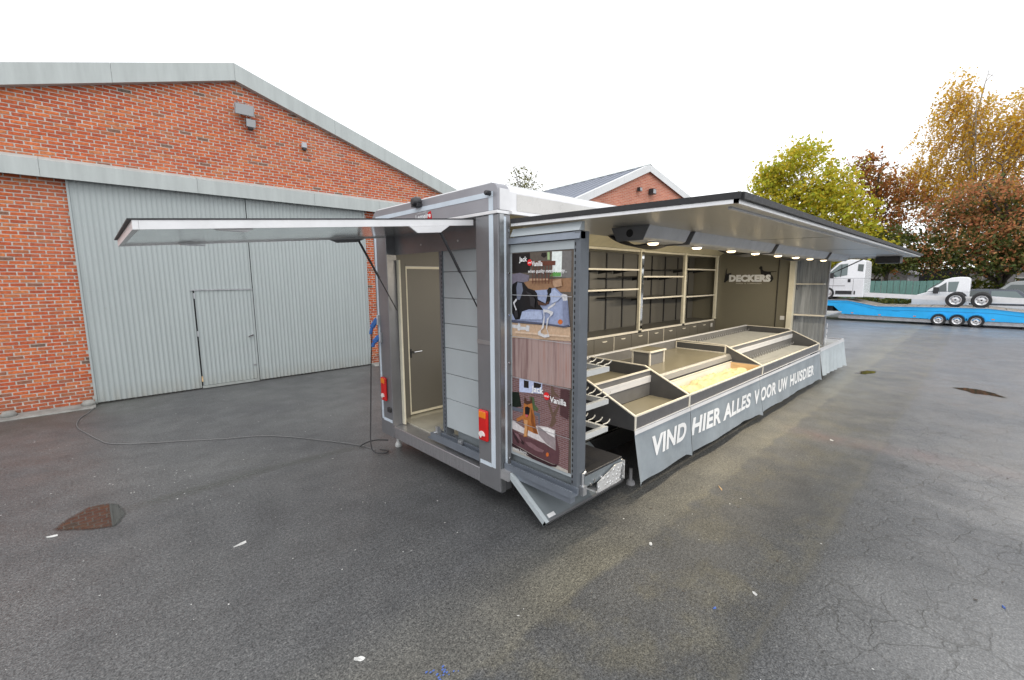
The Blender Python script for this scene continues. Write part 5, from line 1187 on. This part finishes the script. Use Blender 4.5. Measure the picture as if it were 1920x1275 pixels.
# ------------------------------------------------------------------ trees
def leaf_cloud(pts, size, mat, name, parent, flat=.0, droop=0.0, asp=.62):
    P = np.asarray(pts); n = len(P); sz = size*(.55+.9*rng.random(n))
    a = rng.normal(size=(n, 3)); a[:, 2] = a[:, 2]*(1-droop) - droop*2.0; a /= np.linalg.norm(a, axis=1)[:, None]
    b = rng.normal(size=(n, 3)); b -= a*(a*b).sum(1)[:, None]; b /= np.linalg.norm(b, axis=1)[:, None]
    c = np.cross(a, b)
    a = a*sz[:, None]*.5; b = b*sz[:, None]*.5*asp; c = c*sz[:, None]*.12
    V = np.stack([P-a, P-a*.1-b+c, P+a, P-a*.1+b+c], 1).reshape(-1, 3)
    me = bpy.data.meshes.new(name); me.vertices.add(4*n); me.vertices.foreach_set('co', V.ravel())
    me.loops.add(4*n); me.loops.foreach_set('vertex_index', np.arange(4*n)); me.polygons.add(n)
    me.polygons.foreach_set('loop_start', np.arange(0, 4*n, 4)); me.polygons.foreach_set('loop_total', np.full(n, 4))
    me.update(calc_edges=True); me.materials.append(MATS[mat])
    o = bpy.data.objects.new(name, me); C.objects.link(o); o.parent = parent
    if parent.type == 'EMPTY': o.location = -parent.location
    return o
def clumps(blobs, nc, k_, spread):
    out = []
    for cx, cy, cz, rx, ry, rz, wgt in blobs:
        m_ = int(nc*wgt)
        d = rng.normal(size=(m_, 3)); d /= np.linalg.norm(d, axis=1)[:, None]
        rad = rng.random(m_)**.42
        cc = np.array([cx, cy, cz]) + d*rad[:, None]*np.array([rx, ry, rz])
        for q in cc:
            s = spread*(.6+.8*rng.random()); kk = int(k_*(.5+rng.random()))
            out.append(q + rng.normal(size=(kk, 3))*np.array([s, s, s*.6]))
    return np.concatenate(out)
def tree(name, label, base, h, r0, blobs, nc, k_, spread, size, mat, bark='bark', group=None, extra=None, lean=0, forks=2):
    t = thing(name, label, 'tree', (base[0], base[1], 0), group)
    bx_, by_ = base
    pts = [(bx_, by_, -.1), (bx_+.05*h*.1, by_+lean*.2, h*.25), (bx_-.02*h, by_+lean*.6, h*.55), (bx_+.01*h, by_+lean, h*.92)]
    MB().tube(smooth_line(pts, 5), [r0*(1-.9*i/15) for i in range(16)], 9).build('trunk', bark, t, smooth=True)
    m = MB()
    for cx, cy, cz, rx, ry, rz, wgt in blobs:
        for q in range(forks):
            a = rng.normal(size=3)*.55; tip = Vector((cx+a[0]*rx, cy+a[1]*ry, cz+a[2]*rz+.2*rz))
            z0 = min(h*.85, max(h*.12, cz-rz*.9-.12*h)); f = z0/h
            s = Vector((bx_, by_+lean*f, z0)); mdp = s.lerp(tip, .5) + Vector((0, 0, .08*h*rng.random()))
            m.tube(smooth_line([s, mdp, tip], 4), [max(.012, r0*.34*(1-.93*i/8)) for i in range(9)], 6)
            for w2 in range(4):
                b = mdp.lerp(tip, rng.random()); e = b + Vector(rng.normal(size=3)*np.array([rx, ry, rz])*.45)
                m.tube([b, b.lerp(e, .5)+Vector((0, 0, .1)), e], [r0*.10, r0*.06, .008], 5)
    m.build('branches', bark, t)
    leaf_cloud(clumps(blobs, nc, k_, spread), size, mat, 'crown', t)
    if extra: extra(t)
    return t
tree('lime_tree', 'yellow green tree right behind the open awning, sky between its leaves', (40.5, 9.8), 11.8, .20,
     [(40, 10.5, 10.9, 1.7, 2.0, 1.6, .9), (40, 12.0, 8.9, 1.7, 1.7, 1.7, .9), (40, 8.6, 8.8, 1.8, 1.9, 1.9, 1.1), (40.5, 10.3, 7.4, 2.2, 2.6, 2.2, 1.5), (40, 13.7, 8.0, 1.2, 1.5, 1.3, .7), (40, 14.7, 8.4, .7, .7, .6, .2), (40, 12.6, 10.0, 1.2, 1.3, 1.2, .6), (40, 7.3, 6.5, 1.8, 2.0, 2.2, 1.2), (40, 6.6, 4.4, 1.6, 1.9, 1.6, 1.0), (40, 10, 4.6, 2.2, 2.8, 1.8, .9)], 105, 17, .30, .26, 'leaf_lime')
tree('russet_tree', 'thin russet brown tree just right of the yellow green one', (45.5, 6.6), 11.6, .20,
     [(45, 7.3, 10.6, 1.0, 1.3, 1.2, .7), (45.5, 6.0, 9.3, 1.5, 1.7, 1.6, .9), (46, 7.6, 8.6, 1.4, 1.6, 1.7, .8), (45.5, 5.0, 7.6, 1.5, 1.6, 1.8, .9), (45.5, 6.6, 6.2, 2.0, 2.2, 2.0, 1.1), (46, 5.2, 4.2, 1.6, 2.0, 1.8, .9)], 82, 15, .28, .22, 'leaf_russet')
tree('copper_beech', 'broad copper red beech with dark green lower boughs at the right', (42.5, -.6), 7.6, .34,
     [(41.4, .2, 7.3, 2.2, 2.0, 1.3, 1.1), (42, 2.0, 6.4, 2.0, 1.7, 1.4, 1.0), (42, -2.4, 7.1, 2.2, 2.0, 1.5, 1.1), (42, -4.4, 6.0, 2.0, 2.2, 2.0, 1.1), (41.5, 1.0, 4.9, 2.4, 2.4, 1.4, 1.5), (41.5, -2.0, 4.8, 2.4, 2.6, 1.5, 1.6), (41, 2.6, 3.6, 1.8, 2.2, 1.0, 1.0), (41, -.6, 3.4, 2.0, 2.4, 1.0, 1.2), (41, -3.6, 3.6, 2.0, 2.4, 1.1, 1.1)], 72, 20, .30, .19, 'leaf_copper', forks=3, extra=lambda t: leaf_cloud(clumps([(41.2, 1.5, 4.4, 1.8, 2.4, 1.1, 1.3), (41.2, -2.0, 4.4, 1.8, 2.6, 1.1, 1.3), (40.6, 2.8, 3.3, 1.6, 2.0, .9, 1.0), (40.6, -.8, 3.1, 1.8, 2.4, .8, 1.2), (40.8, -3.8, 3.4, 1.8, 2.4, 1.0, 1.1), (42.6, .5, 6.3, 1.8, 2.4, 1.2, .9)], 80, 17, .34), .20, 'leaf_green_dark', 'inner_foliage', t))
tree('broadleaf_tree', 'dark green tree with low boughs between fence and russet tree', (41.2, 4.9), 5.2, .16,
     [(41, 5.0, 4.7, 1.3, 1.5, 1.1, .9), (41, 4.0, 3.6, 1.2, 1.3, .8, .8), (41, 5.6, 3.1, 1.1, 1.3, .75, .8)], 100, 16, .26, .22, 'leaf_green_dark')
def strands(t):
    pts = []
    starts = clumps([(47, 2.5, 15.4, .9, 1.0, 1.6, .3), (47, 2.6, 13.2, 1.5, 2.0, 2.2, .8), (47, 0, 12.4, 2.4, 2.4, 2.8, 1.5), (47, -2.6, 11.6, 2.6, 2.6, 3.2, 1.7), (47, 3.9, 10.0, 1.4, 2.2, 1.7, .95), (47, 1.4, 8.8, 2.2, 2.6, 2.0, 1.3), (47, -2, 7.2, 2.6, 3.2, 2.6, 1.8), (47, -5, 12.6, 2, 2.4, 4, 1.3)], 430, 1, .3)
    m = MB()
    for s in starts:
        L = .7 + 1.5*rng.random(); sw = Vector((rng.normal()*.10, .22+rng.normal()*.16, -1)).normalized(); n = int(L*11)
        for i in range(n):
            f = i/n; pts.append((s[0]+sw.x*L*f+rng.normal()*.05, s[1]+sw.y*L*f*(.5+f)+rng.normal()*.06, s[2]+sw.z*L*f+rng.normal()*.04))
        m.tube([tuple(s), (s[0]+sw.x*L*.5, s[1]+sw.y*L*.35, s[2]-L*.5), (s[0]+sw.x*L, s[1]+sw.y*L*.75, s[2]+sw.z*L)], .006, 3, cap=False)
    m.build('twigs', 'bark_birch', t)
    leaf_cloud(pts, .21, 'leaf_gold', 'foliage', t, droop=.45, asp=.5)
tree('weeping_birch', 'tall golden weeping birch, the highest tree at the right', (47, .2), 16.4, .24,
     [(47, 2.5, 15.6, .8, 1.0, 1.6, .7), (47, .2, 13.0, 1.6, 1.9, 2.2, .9), (47, -2.4, 12.6, 2.0, 2.2, 2.6, 1.0), (47, 3.2, 11.0, 1.2, 1.6, 1.2, .5), (47, 0, 9.6, 2.2, 2.4, 2.2, 1.0), (47, -4, 9, 2, 2, 3, 1)], 34, 10, .34, .19, 'leaf_gold', 'bark_birch', extra=strands, lean=2.0)
tree('distant_tree', 'small half bare tree rising behind the trailer roof', (24.2, 24.3), 10.5, .13,
     [(24, 24.4, 9.7, 1.0, 1.1, .9, .8), (24, 23.2, 9.0, .9, .9, .9, .6), (24.6, 25.6, 8.9, .8, .9, .9, .6), (25.4, 26.6, 8.7, .8, .8, .6, .6), (24, 24.4, 8.0, 1.3, 1.4, 1, .6)], 62, 9, .22, .13, 'leaf_sparse', forks=4)
tree('distant_tree', 'green bushy tree far behind the white cab and the rack', (44, 10.6), 4.6, .14,
     [(44, 8.9, 3.7, 1.3, 2.0, 1.2, 1.2), (44, 12, 3.6, 1.3, 2.0, 1.3, 1.2)], 100, 15, .3, .24, 'leaf_lime')
def hedge(label, x, y0, y1, h, mat='leaf_hedge', n=5200):
    t = thing('hedge', label, 'hedge', (x, (y0+y1)/2, 0), 'hedges at the yard edge')
    P = np.stack([x+rng.normal(size=n)*.35, y0+(y1-y0)*rng.random(n), h*rng.random(n)**.8*(1+.12*rng.normal(size=n))], 1)
    leaf_cloud(P, .22, mat, 'foliage', t)
    BX(x+.0, x+.5, y0, y1, -.05, h*.72).build('hedge_core', 'near_black', t)
hedge('low green hedge at the far right behind the grey van', 42.5, -9, 2.5, 1.9)
hedge('dark hedge in front of the green fence foot', 37.3, 1.5, 10, .85, 'leaf_green_dark', 3600)
hedge('long tall hedge closing the view behind the houses', 62, -30, 26, 4.2, 'leaf_hedge', 9000)
hedge('bushes beyond the green fence at the left of the house', 46, 12, 32, 3.4, 'leaf_hedge', 6000)

# ------------------------------------------------------------------ litter on the asphalt
def scrap(name, label, x, y, L_, w_, ang, mat='litter_pale', group='scraps of litter on the asphalt'):
    n = 9; vs = []
    for i in range(n):
        a = 2*PI*i/n; rr = .75+.5*mnoise.noise(Vector((x*9+i*1.7, y*7, 1)))
        u, v = math.cos(a)*L_*.5*rr, math.sin(a)*w_*.5*rr; vs.append((x+u*math.cos(ang)-v*math.sin(ang), y+u*math.sin(ang)+v*math.cos(ang), .006+.004*math.sin(a*2)))
    vs += [(a, b, .002) for a, b, c in vs[:n]]
    o = MB().add(vs, [tuple(range(n)), tuple(range(2*n-1, n-1, -1))]+[(i, i+n, (i+1) % n+n, (i+1) % n) for i in range(n)]).build(name, mat)
    return tag(o, label, 'litter', group)
scrap('paper_scrap', 'white paper scrap lying alone in the middle of the left yard', .72, 4.15, .15, .04, .15)
scrap('paper_scrap', 'pale blob of paper at the bottom edge left of centre', .95, 2.34, .07, .05, 2.2)
scrap('paper_scrap', 'pale scrap just left of the brick reflecting puddle', -.46, 5.44, .12, .05, -.5)
scrap('paper_scrap', 'white fleck beside the seam in front of the banner', 7.24, 1.26, .08, .06, .4)
scrap('paper_scrap', 'white fleck right of the olive strip in the foreground', 3.23, .92, .05, .03, .8)
scrap('paper_scrap', 'twin white flecks on the olive strip edge in the foreground', 3.24, 1.74, .055, .04, .2)
scrap('wood_splinter', 'pale splinter lying on the olive strip below the banner', 4.7, 1.75, .18, .02, .7, 'ply_wood')
for x, y, l in ((1.22, 1.95, 'blue paint flakes at the bottom centre of the asphalt'), ):
    for i in range(9): pass
    m = MB()
    for i in range(20):
        a, b = x+rng.normal()*.03+.01*i*.3, y+rng.normal()*.02-.012*i*.3; s = .003+.007*rng.random()
        m.add([(a-s, b-s*.6, .006), (a+s, b-s*.4, .006), (a+s*.7, b+s*.7, .007), (a-s*.8, b+s*.5, .007)], [(0, 1, 2, 3)])
    tag(m.build('paint_flakes', 'litter_blue'), l, 'paint flakes', kind='stuff')
scrap('plastic_scrap', 'blue plastic sliver on the cracked asphalt at the right', 4.31, -.29, .045, .018, .3, 'litter_blue')
scrap('plastic_scrap', 'blue plastic sliver on the mossy strip in the foreground', 2.88, 1.06, .04, .015, -.4, 'litter_blue')
m = MB()
for i in range(430):
    q = rng.random()
    if q < .62: x, y = -.9+rng.random()*3.6, 3.0+rng.random()*7.2
    elif q < .8: x, y = rng.normal()*.45+.5, 6.1+rng.normal()*.5
    else: x, y = 1.5+rng.random()*7, -.8+rng.random()*3.0
    if ((x+.1)/.45)**2+((y-5.6)/.45)**2 < 1: continue
    s = .0035+.009*rng.random()**3; an = rng.random()*6.3; ca, sa = math.cos(an), math.sin(an); e = .4+.6*rng.random()
    m.add([(x+(u*ca-v*sa*e)*s, y+(u*sa+v*ca*e)*s, .005+.002*rng.random()) for u, v in ((-1, -.5), (.3, -1), (1, .2), (-.2, .9))], [(0, 1, 2, 3)])
tag(m.build('litter', 'litter_pale'), 'tiny pale specks of litter scattered over the asphalt', 'litter', kind='stuff')
m = MB()
for i in range(70):
    x, y = 1.5+rng.random()*9, -1+rng.random()*3.2
    s = .006+.01*rng.random(); an = rng.random()*6.3; ca, sa = math.cos(an), math.sin(an)
    m.add([(x+(u*ca-v*sa)*s, y+(u*sa+v*ca)*s, .005+.004*rng.random()) for u, v in ((-1, -.4), (.3, -.6), (1, .1), (-.2, .5))], [(0, 1, 2, 3)])
tag(m.build('fallen_leaves', 'bark'), 'fallen leaf bits scattered over the right of the asphalt', 'leaves', kind='stuff')
